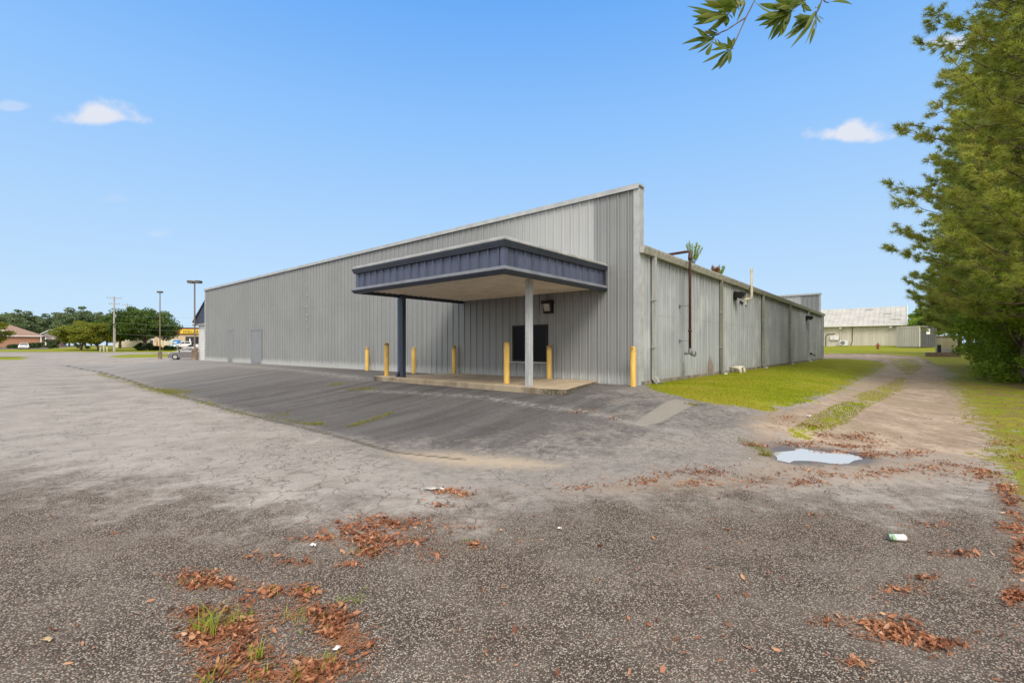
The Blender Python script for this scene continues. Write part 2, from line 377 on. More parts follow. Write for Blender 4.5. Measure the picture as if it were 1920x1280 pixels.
# ------------------------------------------------------------------ ground
def poly_sd(P, poly):
    """signed distance (inside positive) from points P (n,2) to polygon"""
    poly = np.asarray(poly, float); a = poly; b = np.roll(poly, -1, 0)
    d2 = np.full(len(P), 1e18); ins = np.zeros(len(P), bool)
    for p, q in zip(a, b):
        e = q - p; wv = P - p; k = np.clip((wv @ e) / max(e @ e, 1e-9), 0, 1)
        dd = wv - k[:, None] * e; d2 = np.minimum(d2, (dd ** 2).sum(1))
        c = ((p[1] <= P[:, 1]) != (q[1] <= P[:, 1]))
        xi = p[0] + (P[:, 1] - p[1]) / (q[1] - p[1] + 1e-12) * e[0]
        ins ^= c & (P[:, 0] < xi)
    d = np.sqrt(d2); return np.where(ins, d, -d)
def line_d(P, pts):
    pts = np.asarray(pts, float); d2 = np.full(len(P), 1e18)
    for p, q in zip(pts[:-1], pts[1:]):
        e = q - p; wv = P - p; k = np.clip((wv @ e) / max(e @ e, 1e-9), 0, 1)
        dd = wv - k[:, None] * e; d2 = np.minimum(d2, (dd ** 2).sum(1))
    return np.sqrt(d2)
def gp(*pts): return G([p[0] for p in pts], [p[1] for p in pts])[:, :2]

wl = lambda t, d: C0 + U * t - Vv * d
TOE = gp((120, 684), (200, 700), (330, 740), (480, 781), (620, 815), (740, 848), (870, 862))
P_APRON = np.vstack([TOE, gp((1000, 858), (1130, 838), (1250, 806), (1340, 772), (1262, 748), (1215, 731)), [wl(.3, -.3), wl(36, -.3), wl(38, 1.5)]])
P_LAWN = np.vstack([gp((1228, 733), (1300, 750), (1440, 771), (1500, 757), (1580, 728), (1640, 697), (1660, 684), (1642, 676.5), (1560, 672.5)), [wl(.3, -33), wl(.3, -1)]])
P_DIRT = np.vstack([gp((1430, 775), (1500, 757), (1580, 728), (1640, 697), (1660, 684), (1642, 676.5), (1560, 672.5)), [wl(6, -34.5), wl(8, -40)],
                    gp((1560, 663.5), (1650, 664.5), (1725, 670), (1757, 688), (1810, 720), (1850, 760), (1890, 815), (1860, 860), (1620, 845), (1500, 830), (1420, 800))])
P_MID = [gp((1480, 815), (1550, 772), (1618, 738), (1688, 708), (1706, 716), (1684, 734), (1620, 764), (1585, 792), (1510, 822)), gp((1668, 672), (1720, 673), (1728, 690), (1704, 704), (1684, 690))]
P_VERGE = np.vstack([gp((1757, 688), (1772, 720), (1800, 765), (1850, 800), (1800, 775), (1860, 835), (1840, 858), (1875, 900), (1925, 950), (2100, 1060)), [(40, 1), (60, 30), (60, 60)], gp((1740, 668))])
P_BACK = np.vstack([gp((1725, 669), (1650, 663.5), (1560, 662.5)), [wl(8, -41), wl(14, -110), wl(-60, -110), (70, 50), (60, 40)], gp((1757, 684))])
P_STRIP = np.vstack([gp((-500, 660), (100, 659.5), (215, 660), (380, 660)), gp((380, 656), (215, 655), (140, 654.5), (-500, 656))])
P_STRIP2 = gp((92, 655), (215, 655.5), (330, 655), (330, 652.5), (210, 650), (150, 650), (88, 653.3))
P_ISL1 = gp((-300, 675), (40, 674.5), (52, 671.5), (40, 668.5), (-300, 668))
P_ISL2 = gp((200, 668), (225, 671), (330, 669.5), (380, 668), (380, 663), (300, 663), (230, 665))
P_HOUSE = gp((-500, 647.5), (90, 648), (92, 650), (-500, 650))
P_SAND = gp((730, 848), (800, 846), (900, 852), (1000, 862), (1060, 872), (1030, 880), (900, 878), (800, 868))
P_PATCH = gp((1190, 792), (1262, 748), (1310, 755), (1240, 792), (1200, 800))
P_BROWN = gp((1430, 800), (1500, 830), (1640, 850), (1760, 840), (1850, 860), (1880, 900), (1700, 905), (1450, 915), (1250, 925), (1050, 925), (1150, 905), (1400, 880), (1405, 830))
P_OLD = gp((0, 885), (300, 905), (520, 940), (700, 965), (900, 950), (1060, 930), (1250, 905), (1400, 905), (1600, 930), (1850, 920), (2300, 1000), (2300, 690), (960, 660), (-600, 660), (-600, 900))

P_DULL = gp((1000, 870), (1130, 845), (1300, 785), (1440, 775), (1430, 830), (1400, 880), (1200, 905), (1000, 905))
def build_ground():
    rs = [0.4]
    while rs[-1] < 2500: rs.append(rs[-1] * (1.016 if rs[-1] < 60 else 1.03 if rs[-1] < 300 else 1.12))
    rs = np.array(rs)
    an = np.concatenate([np.arange(-52, 52, .42), np.arange(52, 308, 4)]); an = np.radians(an)
    na, nr = len(an), len(rs)
    A, RR = np.meshgrid(an, rs)
    X = (np.sin(A) * RR).ravel(); Y = (np.cos(A) * RR).ravel()
    Z = terrain(X, Y); P = np.stack([X, Y], 1); r = RR.ravel()
    wdt = .10 + .022 * r
    far_ok = r < 420
    def mask(poly, ww=1.0):
        return np.clip(poly_sd(P, poly) / (wdt * ww) * .5 + .5, 0, 1)
    at = {}
    ad = poly_sd(P, P_APRON)
    tt = (X - C0[0]) * U[0] + (Y - C0[1]) * U[1]
    at['apron'] = np.clip(ad / ((.10 + .022 * r) * 1.6 * (1 + 7 * (1 - sst(-1.5, 2.5, tt)))) * .5 + .5, 0, 1)
    at['apl'] = sst(9, 32, tt)
    back = np.maximum(mask(P_BACK), 0)
    gr = np.maximum.reduce([mask(P_LAWN, 2.5), back, mask(P_STRIP), mask(P_STRIP2), mask(P_ISL1), mask(P_ISL2), mask(P_HOUSE), mask(P_VERGE, 3) * .93])
    for p in P_MID: gr = np.maximum(gr, mask(p, 3.0) * .86)
    t = (X - C0[0]) * U[0] + (Y - C0[1]) * U[1]; s = (X - C0[0]) * Vv[0] + (Y - C0[1]) * Vv[1]
    gr = np.maximum(gr, sst(150, 175, Y)); gr = np.maximum(gr, sst(14, 18, -t) * sst(-15, -9, s)); gr = np.maximum(gr, sst(50, 56, s) * (1 - sst(5, 20, t)))
    at['grass'] = gr
    at['dirt'] = mask(P_DIRT, 3.0)
    at['sand'] = mask(P_SAND, 2.0)
    at['brown'] = mask(P_BROWN, 3.0)
    at['patch'] = mask(P_PATCH, .5)
    at['worn'] = mask(P_OLD, 6)
    at['verge'] = mask(P_VERGE, 4)
    at['dull'] = mask(P_DULL, 5)
    crest = gp((690, 733), (780, 737), (900, 744), (1000, 760), (1100, 772), (1200, 798), (1290, 812))
    band = gp((420, 684), (560, 694), (700, 712))
    at['pale'] = np.maximum(np.clip(1 - line_d(P, crest) / (.16 + .004 * r), 0, 1), .8 * np.clip(1 - line_d(P, band) / .55, 0, 1))
    cr1 = gp((60, 728), (100, 770), (160, 815), (190, 850), (230, 900), (250, 950))
    cr2 = gp((690, 965), (800, 920), (840, 880))
    at['crack'] = np.maximum(np.clip(1 - line_d(P, cr1) / (.10), 0, 1) * .55, np.clip(1 - line_d(P, TOE) / (.07 + .006 * r), 0, 1))
    # litter stain
    lit = np.zeros(len(P))
    for (cx, cy, ax, ay, nn) in LITTER:
        g = G(cx, cy)[0]; sx = ax * g[1] / F; sy = ay * g[1] ** 2 / (F * EYE)
        lit = np.maximum(lit, np.exp(-(((X - g[0]) / sx) ** 2 + ((Y - g[1]) / sy) ** 2)) * min(1, nn / 250))
    at['litter'] = lit
    wet = gp((1430, 838), (1470, 832), (1600, 846), (1660, 862), (1620, 872), (1500, 872), (1450, 862))
    at['wet'] = mask(wet, 1.5)
    i = np.arange(nr - 1)[:, None] * na; j = np.arange(na)[None]; j2 = (j + 1) % na
    Q = np.stack([i + j, i + j2, i + na + j2, i + na + j], -1).reshape(-1, 4)
    # orientation: up
    V = np.stack([X, Y, Z], 1)
    e = np.cross(V[Q[0, 1]] - V[Q[0, 0]], V[Q[0, 3]] - V[Q[0, 0]])
    if e[2] < 0: Q = Q[:, ::-1]
    c = lambda k: at[k][Q].mean(1)
    gm = c('grass') > .5; dm = (c('dirt') > .5) & ~gm; am = (c('apron') > .5) & ~gm & ~dm
    fx = V[Q].mean(1); road = (fx[:, 1] > 84) & ~gm & ~dm & ~am
    rest = ~gm & ~dm & ~am & ~road
    mat = ground_mat()
    for nm, mk, lb in (('parking_lot', rest, 'worn grey asphalt parking lot with cracks and brown leaves'), ('asphalt_apron', am, 'dark asphalt ramp sloping up to the metal building'),
                   ('dirt_track', dm, 'pale dirt track running beside the metal building'), ('lawn', gm, 'mown yellow-green grass ground'), ('road', road, 'pale road beyond the parking lot')):
        q = Q[mk]; ids, inv = np.unique(q, return_inverse=True)
        o = npmesh(nm, V[ids], inv.reshape(-1, 4), mat, smooth=True, attrs={k: v[ids] for k, v in at.items()})
        o['kind'] = 'structure'; o['label'] = lb
    V0 = np.array([[0, 0, 0]])

def ground_mat():
    t = NT('ground_surfaces'); P = t.pos()
    loc = t.mapping(P, rot=(0, 0, -BROT))
    n1 = t.noise(P, .35, 6, .6); n2 = t.noise(P, 1.7, 6, .62); n3 = t.noise(P, 9, 5, .65); n4 = t.noise(P, 45, 3, .6)
    v1 = t.n('ShaderNodeTexVoronoi', {'Vector': P, 'Scale': 112.0, 'Randomness': 1.0}, voronoi_dimensions='3D')
    v2 = t.n('ShaderNodeTexVoronoi', {'Vector': P, 'Scale': 230.0}, voronoi_dimensions='3D')
    r1 = t.n('ShaderNodeSeparateColor', {0: v1.outputs['Color']}); r2 = t.n('ShaderNodeSeparateColor', {0: v2.outputs['Color']})
    d1 = v1.outputs['Distance']
    stone = t.math('MULTIPLY', t.rng(r1.outputs[0], .46, .54), t.rng(d1, .62, .42))
    small = t.math('MULTIPLY', t.rng(r2.outputs[0], .6, .68), t.rng(v2.outputs['Distance'], .6, .4))
    stc = t.mix(r1.outputs[1], (.18, .14, .108), (.45, .39, .33)); stc = t.mix(t.math('MULTIPLY', t.math('GREATER_THAN', r1.outputs[2], .86), .6), stc, (.30, .15, .10))
    binder = t.mix(t.rng(n2, .3, .7), (.044, .033, .026), (.076, .060, .048))
    coarse = t.mix(stone, t.mix(small, binder, (.17, .138, .112)), stc)
    coarse = t.mix(t.rng(n2, .42, .72, .0, .24), coarse, (.24, .205, .175))
    wornc = t.mix(t.rng(n2, .3, .72), (.33, .30, .275), (.46, .425, .39)); wornc = t.mix(t.rng(n1, .42, .68, 0, .5), wornc, (.24, .22, .203))
    wornc = t.mix(t.math('MULTIPLY', t.math('ADD', stone, small), .5), t.mix(t.math('MULTIPLY', t.math('SUBTRACT', 1.0, stone), .26), wornc, (.07, .06, .052)), stc)
    # alligator cracks in the worn asphalt
    wp = t.n('ShaderNodeVectorMath', {0: P, 1: t.n('ShaderNodeVectorMath', {0: t.noise(P, 2.2, 3, .6, 1), 3: .55}, operation='SCALE').outputs[0]}, operation='ADD').outputs[0]
    vc = t.n('ShaderNodeTexVoronoi', {'Vector': wp, 'Scale': 3.0}, feature='DISTANCE_TO_EDGE').outputs['Distance']
    vd = t.n('ShaderNodeTexVoronoi', {'Vector': wp, 'Scale': 7.0}, feature='DISTANCE_TO_EDGE').outputs['Distance']
    cm = t.rng(t.noise(P, .55, 3), .38, .52)
    crk = t.math('MULTIPLY', t.math('MAXIMUM', t.rng(vc, .026, .006), t.math('MULTIPLY', t.rng(vd, .03, .01), t.rng(n1, .5, .6))), cm)
    wornc = t.mix(t.math('MULTIPLY', crk, .62), wornc, (.05, .043, .036))
    nz = t.math('MULTIPLY', t.math('SUBTRACT', n2, .5), .9); nzf = t.math('MULTIPLY', t.math('SUBTRACT', n3, .5), .7); nza = t.math('ADD', nz, nzf)
    def edge(name, a=.46, b=.54, amp=1.0):
        v = t.math('ADD', t.attr(name), t.math('MULTIPLY', nza, amp)); return t.math('MULTIPLY', t.rng(v, a, b), t.rng(t.attr(name), 0.0, .12))
    n5 = t.noise(P, 20, 4, .7)
    grain = t.math('ADD', t.math('MULTIPLY', n4, .6), t.math('MULTIPLY', n5, .5))
    wornc = t.mix(t.rng(grain, .60, .78, 0, .55), wornc, (.13, .115, .102)); wornc = t.mix(t.rng(grain, .50, .36, 0, .6), wornc, (.52, .48, .44))
    stain = t.rng(t.noise(t.mapping(P, (.8, .8, 1), (7, 3, 0)), 1.0, 5, .62), .54, .66); wornc = t.mix(t.math('MULTIPLY', stain, .5), wornc, (.17, .152, .138))
    c = t.mix(edge('worn', .1, .75, 1.2), coarse, wornc)
    c = t.mix(t.math('MULTIPLY', edge('dull', .2, .8), .6), c, t.mix(t.math('MINIMUM', t.math('ADD', stone, small), 1.0), (.13, .115, .102), (.36, .33, .30)))
    c = t.mix(t.math('MULTIPLY', t.attr('dull'), t.rng(grain, .62, .78, 0, .5)), c, (.09, .08, .07))
    # sealed dark apron, streaks running down the slope
    st = t.noise(t.mapping(loc, (2.4, .22, 1)), 1.0, 6, .6); st2 = t.noise(t.mapping(loc, (7, .5, 1)), 1.0, 4, .6)
    ap = t.mix(t.rng(st, .33, .68), (.058, .052, .052), (.112, .107, .106)); ap = t.mix(t.rng(st2, .5, .75, 0, .3), ap, (.085, .06, .055)); ap = t.mix(t.rng(n1, .45, .65, 0, .35), ap, (.14, .133, .128))
    ap = t.mix(t.rng(n2, .55, .75, 0, .35), ap, (.17, .165, .16))
    ap = t.mix(t.rng(grain, .58, .76, 0, .5), ap, (.045, .04, .04)); ap = t.mix(t.rng(grain, .48, .36, 0, .4), ap, (.24, .225, .215)); ap = t.mix(t.math('MULTIPLY', crk, .5), ap, (.03, .027, .025)); ap = t.mix(t.math('MULTIPLY', t.math('ADD', stone, small), .34), ap, (.26, .24, .22)); ap = t.mix(t.math('MULTIPLY', t.rng(n4, .55, .8), .4), ap, (.03, .028, .028))
    ap = t.mix(t.math('MULTIPLY', t.attr('apl'), .75), t.mix(.12, ap, (.05, .045, .045)), t.mix(t.rng(st, .3, .7), (.22, .205, .195), (.33, .315, .30)))
    c = t.mix(edge('apron', .2, .8, 1.0), c, ap)
    pl = t.math('MULTIPLY', t.attr('pale'), t.rng(n3, .40, .62)); c = t.mix(t.math('MULTIPLY', pl, .75), c, (.36, .34, .31))
    c = t.mix(t.math('MULTIPLY', edge('patch', .4, .6, .3), .75), c, t.mix(n2, (.20, .18, .15), (.33, .30, .26)))
    c = t.mix(t.math('MULTIPLY', edge('brown', .3, .8), .55), c, t.mix(n3, (.17, .115, .08), (.34, .27, .20)))
    c = t.mix(t.math('MULTIPLY', edge('sand', .3, .8), .85), c, t.mix(n3, (.36, .28, .20), (.46, .385, .29)))
    c = t.mix(t.math('MULTIPLY', t.rng(t.math('MULTIPLY', t.attr('crack'), t.math('ADD', n3, .25)), .25, .55), .7), c, (.085, .075, .055))
    # dirt
    dn = t.mix(t.rng(n2, .3, .7), (.24, .17, .12), (.43, .335, .255)); dn = t.mix(t.rng(n3, .45, .68, 0, .75), dn, (.19, .125, .08)); dn = t.mix(t.rng(n1, .45, .62, 0, .6), dn, (.25, .19, .12)); dn = t.mix(t.math('MULTIPLY', stone, .35), dn, (.48, .42, .36))
    dn = t.mix(t.rng(n4, .5, .7, 0, .4), dn, (.13, .09, .06))
    c = t.mix(edge('dirt', .35, .65, .8), c, dn)
    # litter stain under the leaves
    c = t.mix(t.math('MULTIPLY', t.rng(t.math('MULTIPLY', t.attr('litter'), t.math('ADD', n3, .35)), .3, .8), .40), c, t.mix(n4, (.07, .035, .02), (.22, .12, .07)))
    # grass with bare spots
    gcol = t.mix(t.rng(n2, .3, .7), (.17, .20, .005), (.27, .28, .007)); gcol = t.mix(t.rng(n3, .45, .75, 0, .7), gcol, (.12, .155, .006)); gcol = t.mix(t.rng(n1, .45, .65, 0, .6), gcol, (.30, .25, .03))
    gcol = t.mix(t.rng(t.math('ADD', n2, t.math('MULTIPLY', n3, .5)), .86, 1.0, 0, .75), gcol, (.26, .18, .08))
    gcol = t.mix(t.math('MULTIPLY', t.attr('verge'), t.rng(t.math('ADD', n2, t.math('MULTIPLY', n3, .55)), .72, .84)), gcol, t.mix(n3, (.10, .055, .03), (.26, .165, .095)))
    gcol = t.mix(t.rng(n4, .4, .7, 0, .35), gcol, (.06, .08, .01))
    c = t.mix(edge('grass', .45, .55, .8), c, gcol)
    wet = edge('wet', .35, .7, .7); c = t.mix(t.math('MULTIPLY', wet, .72), c, (.035, .024, .016))
    bump = t.math('ADD', t.math('MULTIPLY', stone, .7), t.math('ADD', t.math('MULTIPLY', n4, .5), t.math('MULTIPLY', crk, -1.2)))
    t.bsdf(c, t.math('SUBTRACT', .88, t.math('MULTIPLY', wet, .5)), bump=bump, bstr=.55, bdist=.006, spec=t.math('ADD', .15, t.math('MULTIPLY', wet, .5)))
    return t.m

# (centre px, half sizes px, number of leaves)
LITTER = [(660, 990, 70, 14, 170), (735, 980, 50, 12, 190), (690, 1012, 60, 14, 200), (690, 1035, 30, 10, 90), (760, 1010, 60, 16, 110), (600, 1012, 30, 7, 60), (890, 1023, 16, 6, 30), (800, 1040, 45, 14, 40), (860, 987, 40, 8, 40),
          (375, 1085, 40, 16, 90), (350, 1102, 22, 8, 30), (425, 1095, 40, 10, 90), (470, 1130, 20, 7, 25), (390, 1150, 60, 12, 90), (370, 1190, 30, 30, 110), (430, 1185, 55, 22, 190), (440, 1230, 60, 20, 130), (480, 1170, 30, 12, 60),
          (515, 1110, 28, 12, 60), (570, 1115, 25, 12, 60), (560, 1150, 60, 15, 120), (620, 1165, 40, 18, 120), (640, 1195, 40, 18, 140), (660, 1210, 30, 14, 90), (600, 1250, 60, 16, 150), (560, 1275, 60, 12, 110), (480, 1270, 60, 12, 90), (410, 1262, 50, 16, 50),
          (850, 925, 34, 8, 130), (840, 950, 30, 5, 25), (490, 1045, 30, 6, 20), (560, 1055, 30, 6, 30), (660, 1060, 30, 6, 30),
          (1420, 835, 26, 5, 60), (1500, 833, 50, 6, 110), (1590, 838, 60, 6, 120), (1590, 850, 50, 5, 80), (1650, 855, 45, 6, 90), (1700, 850, 60, 8, 110), (1580, 818, 60, 7, 130), (1640, 825, 30, 6, 60), (1520, 800, 40, 6, 60), (1480, 785, 40, 7, 50),
          (1310, 885, 70, 12, 150), (1230, 905, 60, 8, 110), (1350, 905, 80, 8, 60), (1480, 905, 70, 10, 90), (1560, 890, 80, 14, 110), (1700, 885, 80, 10, 130), (1780, 875, 60, 8, 120), (1830, 885, 40, 8, 80), (1100, 915, 60, 6, 40),
          (1895, 940, 18, 20, 120), (1910, 985, 16, 22, 150), (1880, 915, 20, 10, 80), (1850, 895, 30, 8, 60), (1915, 1040, 14, 30, 130), (1905, 1120, 20, 14, 90), (1880, 990, 18, 10, 40),
          (1655, 1180, 45, 18, 150), (1690, 1195, 30, 10, 60), (1570, 1165, 28, 10, 30), (1755, 1210, 36, 10, 60), (1690, 1105, 38, 8, 50), (1740, 985, 50, 5, 25), (1790, 1040, 45, 6, 40), (1735, 1085, 22, 6, 20), (1600, 1245, 20, 8, 25), (1534, 968, 14, 3, 12),
          (1090, 772, 26, 4, 40), (1150, 785, 14, 3, 25), (1880, 830, 50, 12, 90), (1850, 790, 60, 12, 60), (1890, 760, 40, 12, 50), (1900, 860, 30, 12, 60), (1840, 740, 50, 10, 40)]
build_ground()

# ------------------------------------------------------------------ the metal building
B = thing('metal_warehouse', (C0[0], C0[1], PAD), 'long grey ribbed metal building with tall parapet and navy drive-through canopy', 'building', BROT)
H_PAR, H_EAVE = 5.38, 3.62
PROF = [(0, 0), (.02, .034), (.046, .034), (.066, 0), (.13, 0), (.14, .007), (.155, .007), (.165, 0), (.215, 0), (.225, .007), (.24, .007), (.25, 0)]
def ribbed(a0, a1, axis, off, sign, z0, z1, holes=(), prof=PROF, pitch=.305):
    """vertical ribbed sheet. axis 'x': runs along x at y=off, ribs towards sign*y; 'y': runs along y at x=off"""
    m = MB(); pts = []
    a = a0
    while a < a1 - 1e-6:
        for p, q in prof:
            if a + p <= a1: pts.append((a + p, q))
        a += pitch
    pts.append((a1, 0))
    zs = z0 if hasattr(z0, '__len__') else None
    vs = []
    for p, q in pts:
        for z in (z0, z1):
            vs.append((p, off + sign * q, z) if axis == 'x' else (off + sign * q, p, z))
    fs = [(2 * i, 2 * i + 2, 2 * i + 3, 2 * i + 1) for i in range(len(pts) - 1)]
    return m.add(vs, fs)
# walls: ribbed skin plus a backing wall 0.15 m thick
wallm = ribbed(-LEN_T + .02, -.10, 'x', -.005, -1, 0.0, H_PAR - .16); wallm.box(-LEN_T, .01, 0, 0, .25, H_PAR - .05)
wallm.build('wall', M_WL, B, fixn=False)
wr_ = ribbed(.26, LEN_S - .02, 'y', .005, 1, .10, H_EAVE + .1); wr_.box(-.25, .26, .05, -.01, LEN_S, H_EAVE + .1)
wr_.build('wall', M_WR, B, fixn=False)
wb = ribbed(-LEN_T + .02, -.10, 'x', LEN_S - .26, -1, H_EAVE - .3, H_PAR - .16); wb.box(-LEN_T, LEN_S - .25, .02, 0, LEN_S, H_PAR - .05)
wb.build('wall', M_WL, B, fixn=False)
MB().box(-LEN_T, .26, 0, -LEN_T + .24, LEN_S - .26, H_PAR - .3).build('wall', M_WL, B)
MB().box(-.02, .1, -.35, .035, LEN_S, .10).build('foundation', M_FOUND, B)
MB().box(-LEN_T + .1, -.03, -.3, -.05, .1, -.003).build('foundation', M_BLACK, B)
# roof, low slope up to a ridge
rm = MB(); rm.extr([(.02, H_EAVE + .10), (.02, H_EAVE + .16), (-LEN_T / 2, H_EAVE + .9), (-LEN_T + .26, H_EAVE + .16), (-LEN_T + .26, H_EAVE + .1), (-LEN_T / 2, H_EAVE + .8)], .26, LEN_S - .28, 'y')
rm.build('roof', M_ROOF, B)
# coping on the parapets
cp = MB()
for y0, y1 in ((-.09, .29), (LEN_S - .36, LEN_S + .06)):
    cp.extr([(y0, H_PAR - .15), (y0 - .0, H_PAR - .02), ((y0 + y1) / 2, H_PAR), (y1, H_PAR - .02), (y1, H_PAR - .15), (y1 - .04, H_PAR - .15), (y1 - .04, H_PAR - .06), (y0 + .04, H_PAR - .06), (y0 + .04, H_PAR - .15)], -LEN_T - .05, .035, 'x')
cp.build('coping', M_TRIM, B)
ct = MB(); ct.box(-.13, -.045, 0.0, .035, -.006, H_PAR - .151); ct.box(.001, -.004, 0, .035, .25, H_PAR - .152); ct.build('corner_trim', M_TRIM, B, bevel=.006)
ct = MB(); ct.box(-LEN_T - .03, -.05, 0, -LEN_T + .1, -.006, H_PAR - .151); ct.build('corner_trim', M_TRIM, B, bevel=.006)
ct = MB(); ct.box(-.10, LEN_S - .30, H_EAVE + .2, .03, LEN_S - .252, H_PAR - .151); ct.build('corner_trim', M_TRIM, B)
# gutter with open box section
gz = H_EAVE
GP = [(.04, gz - .10), (.15, gz - .10), (.20, gz + .04), (.205, gz + .085), (.185, gz + .085), (.18, gz + .05), (.14, gz - .08), (.06, gz - .08), (.06, gz + .10), (.04, gz + .10)]
gm = MB(); gm.extr(GP, -.02, LEN_S + .9, 'y'); gm.extr([(.04, gz - .10), (.15, gz - .10), (.205, gz + .085), (.04, gz + .085)], -.028, -.021, 'y'); gm.extr([(.04, gz - .10), (.15, gz - .10), (.205, gz + .085), (.04, gz + .085)], LEN_S + .9, LEN_S + .908, 'y')
for k in range(1, 12): gm.box(.055, k * 3.05, gz + .055, .19, k * 3.05 + .03, gz + .062)
gm.build('gutter', M_GUT, B)
MB().box(-.3, LEN_S + .001, gz - .05, .04, LEN_S + .9, gz + .1).build('eave_end', M_GUT, B)
for i, sy in enumerate((.72, 6.75, 13.3, 19.9, 26.5, 32.9)):
    d = MB(); d.extr([(.045, gz - .10), (.15, gz - .10), (.15, .22), (.24, .06), (.20, -.02), (.045, .14)], sy, sy + .13, 'y')
    o = d.build('downspout', M_DOWN if i in (0, 4, 5) else M_DOWND, B, bevel=.008)
    for zz in (1.0, 2.3): MB().box(.04, sy - .03, zz, .157, sy + .16, zz + .035).build('strap', M_DOWN, o)
    if i < 5:
        e = MB(); e.box(.13, sy + .02, -.04, .30, sy + .115, .055); e.build('outlet', M_WHITE if i else M_STEEL, o)
# post under the extended gutter end
MB().box(.02, LEN_S + .78, -.5, .10, LEN_S + .86, gz - .1).build('eave_post', M_DOWN, B)
# flush doors in the side wall
for (t0, t1, hh) in ((30.0, 29.1, 2.13), (26.0, 24.4, 2.05)):
    d = MB(); d.box(-t0, -.048, .02, -t1, .005, hh); o = d.build('door', simple('door_paint', (.225, .233, .236), .5, 0, .08, 2), B, bevel=.005)
    f = MB(); f.box(-t0 - .05, -.07, .0, -t0 - .001, 0, hh + .05); f.box(-t1 + .001, -.07, 0, -t1 + .05, 0, hh + .05); f.box(-t0, -.07, hh + .001, -t1, 0, hh + .05); f.build('door_frame', M_WL, o)
# small pale repair tabs on the sheet in a vertical row
for k, zz in enumerate((4.28, 3.72, 3.15, 2.7, 2.45, 2.0)): MB().box(-18.75 + .1 * (k % 2), -.041, zz, -18.55 + .1 * (k % 2), -.03, zz + .05).build('repair_tab', M_DOWN, B)
# service window
wi = MB(); wi.box(-4.37, -.065, .56, -4.31, -.0, 1.72); wi.box(-3.03, -.065, .56, -2.97, 0, 1.72); wi.box(-4.31, -.065, 1.66, -3.03, 0, 1.72); wi.box(-4.31, -.065, .56, -3.03, 0, .62)
wo_ = wi.build('window', M_DARK, B); MB().box(-4.31, -.052, .62, -3.03, -.042, 1.66).build('pane', M_BLACKG, wo_)
MB().box(-4.42, -.12, .515, -2.92, -.0, .558).build('sill', M_TRIM, wo_, bevel=.006)
# wall lamp over the window
lp = MB(); lp.box(-3.09, -.22, 2.34, -2.71, -.036, 2.44); lp.box(-3.06, -.14, 2.05, -2.74, -.036, 2.339); lo = lp.build('wall_lamp', M_DARK, B, bevel=.01)
MB().extr([(-.215, 2.335), (-.141, 2.335), (-.141, 2.12), (-.16, 2.12)], -3.0, -2.80, 'x').build('lens', M_LENS, lo)
# flood lights on the right wall
for (sy, zz) in ((8.75, 3.1), (26.0, 3.0)):
    f = MB(); f.box(.04, sy - .18, zz - .16, .09, sy + .18, zz + .16); f.extr([(.09, zz - .06), (.09, zz + .17), (.42, zz + .13), (.45, zz - .02), (.30, zz - .13)], sy - .16, sy + .16, 'y'); f.cyl((.1, sy - .2, zz + .2), (.1, sy - .2, zz + .02), .02)
    fo = f.build('flood_light', M_DARK, B, bevel=.01)
    MB().extr([(.32, zz - .128), (.452, zz - .02), (.46, zz - .035), (.33, zz - .14)], sy - .12, sy + .12, 'y').build('lens', M_LENS, fo)
# elbowed vent pipe through the wall
vp = MB(); vp.box(.03, 10.35, 2.85, .06, 10.65, 3.35); vp.tube([(.03, 10.5, 3.1), (.16, 10.5, 3.1), (.22, 10.5, 3.12), (.25, 10.5, 3.17), (.26, 10.5, 3.24), (.26, 10.5, 4.35)], .055, 12); vp.cyl((.26, 10.5, 4.30), (.26, 10.5, 4.42), .062)
vp.build('vent_pipe', M_PVC, B, smooth=False)
for k in range(3): MB().box(.04, 9.55 + k * .16, 2.86 - .02 * k, .07, 9.62 + k * .16, 2.98 - .02 * k).build('cable_stub', M_BLACK, B)
# fire main drain standing off the wall
px_, py_ = .34, 2.85
dp = MB(); dp.tube([(-1.1, py_, 3.93), (px_ - .12, py_, 3.97), (px_ - .03, py_, 3.96), (px_, py_, 3.90), (px_, py_, 3.8), (px_, py_, .98)], .042, 12); dp.cyl((px_, py_, 1.5), (px_, py_, 1.56), .055); dp.cyl((px_, py_, 3.7), (px_, py_, 3.85), .055)
do_ = dp.build('drain_pipe', M_RUSTP, B, smooth=True)
for zz in (2.30, 1.22):
    MB().cyl((.03, py_, zz), (px_, py_, zz), .009).box(.03, py_ - .05, zz - .04, .045, py_ + .05, zz + .04).build('bracket', M_STEEL, do_)
va = MB(); va.cyl((px_, py_, .98), (px_, py_, .80), .05); va.cyl((px_ - .12, py_, .83), (px_ + .03, py_, .83), .035); va.cyl((px_ - .16, py_, .83), (px_ - .12, py_, .83), .05); va.cyl((px_ + .02, py_, .82), (px_ + .15, py_ - .02, .82), .055, .10, 20); va.cyl((px_ + .15, py_ - .02, .82), (px_ + .18, py_ - .025, .82), .10, .06, 20)
va.build('valve', M_STEEL, do_, smooth=False)
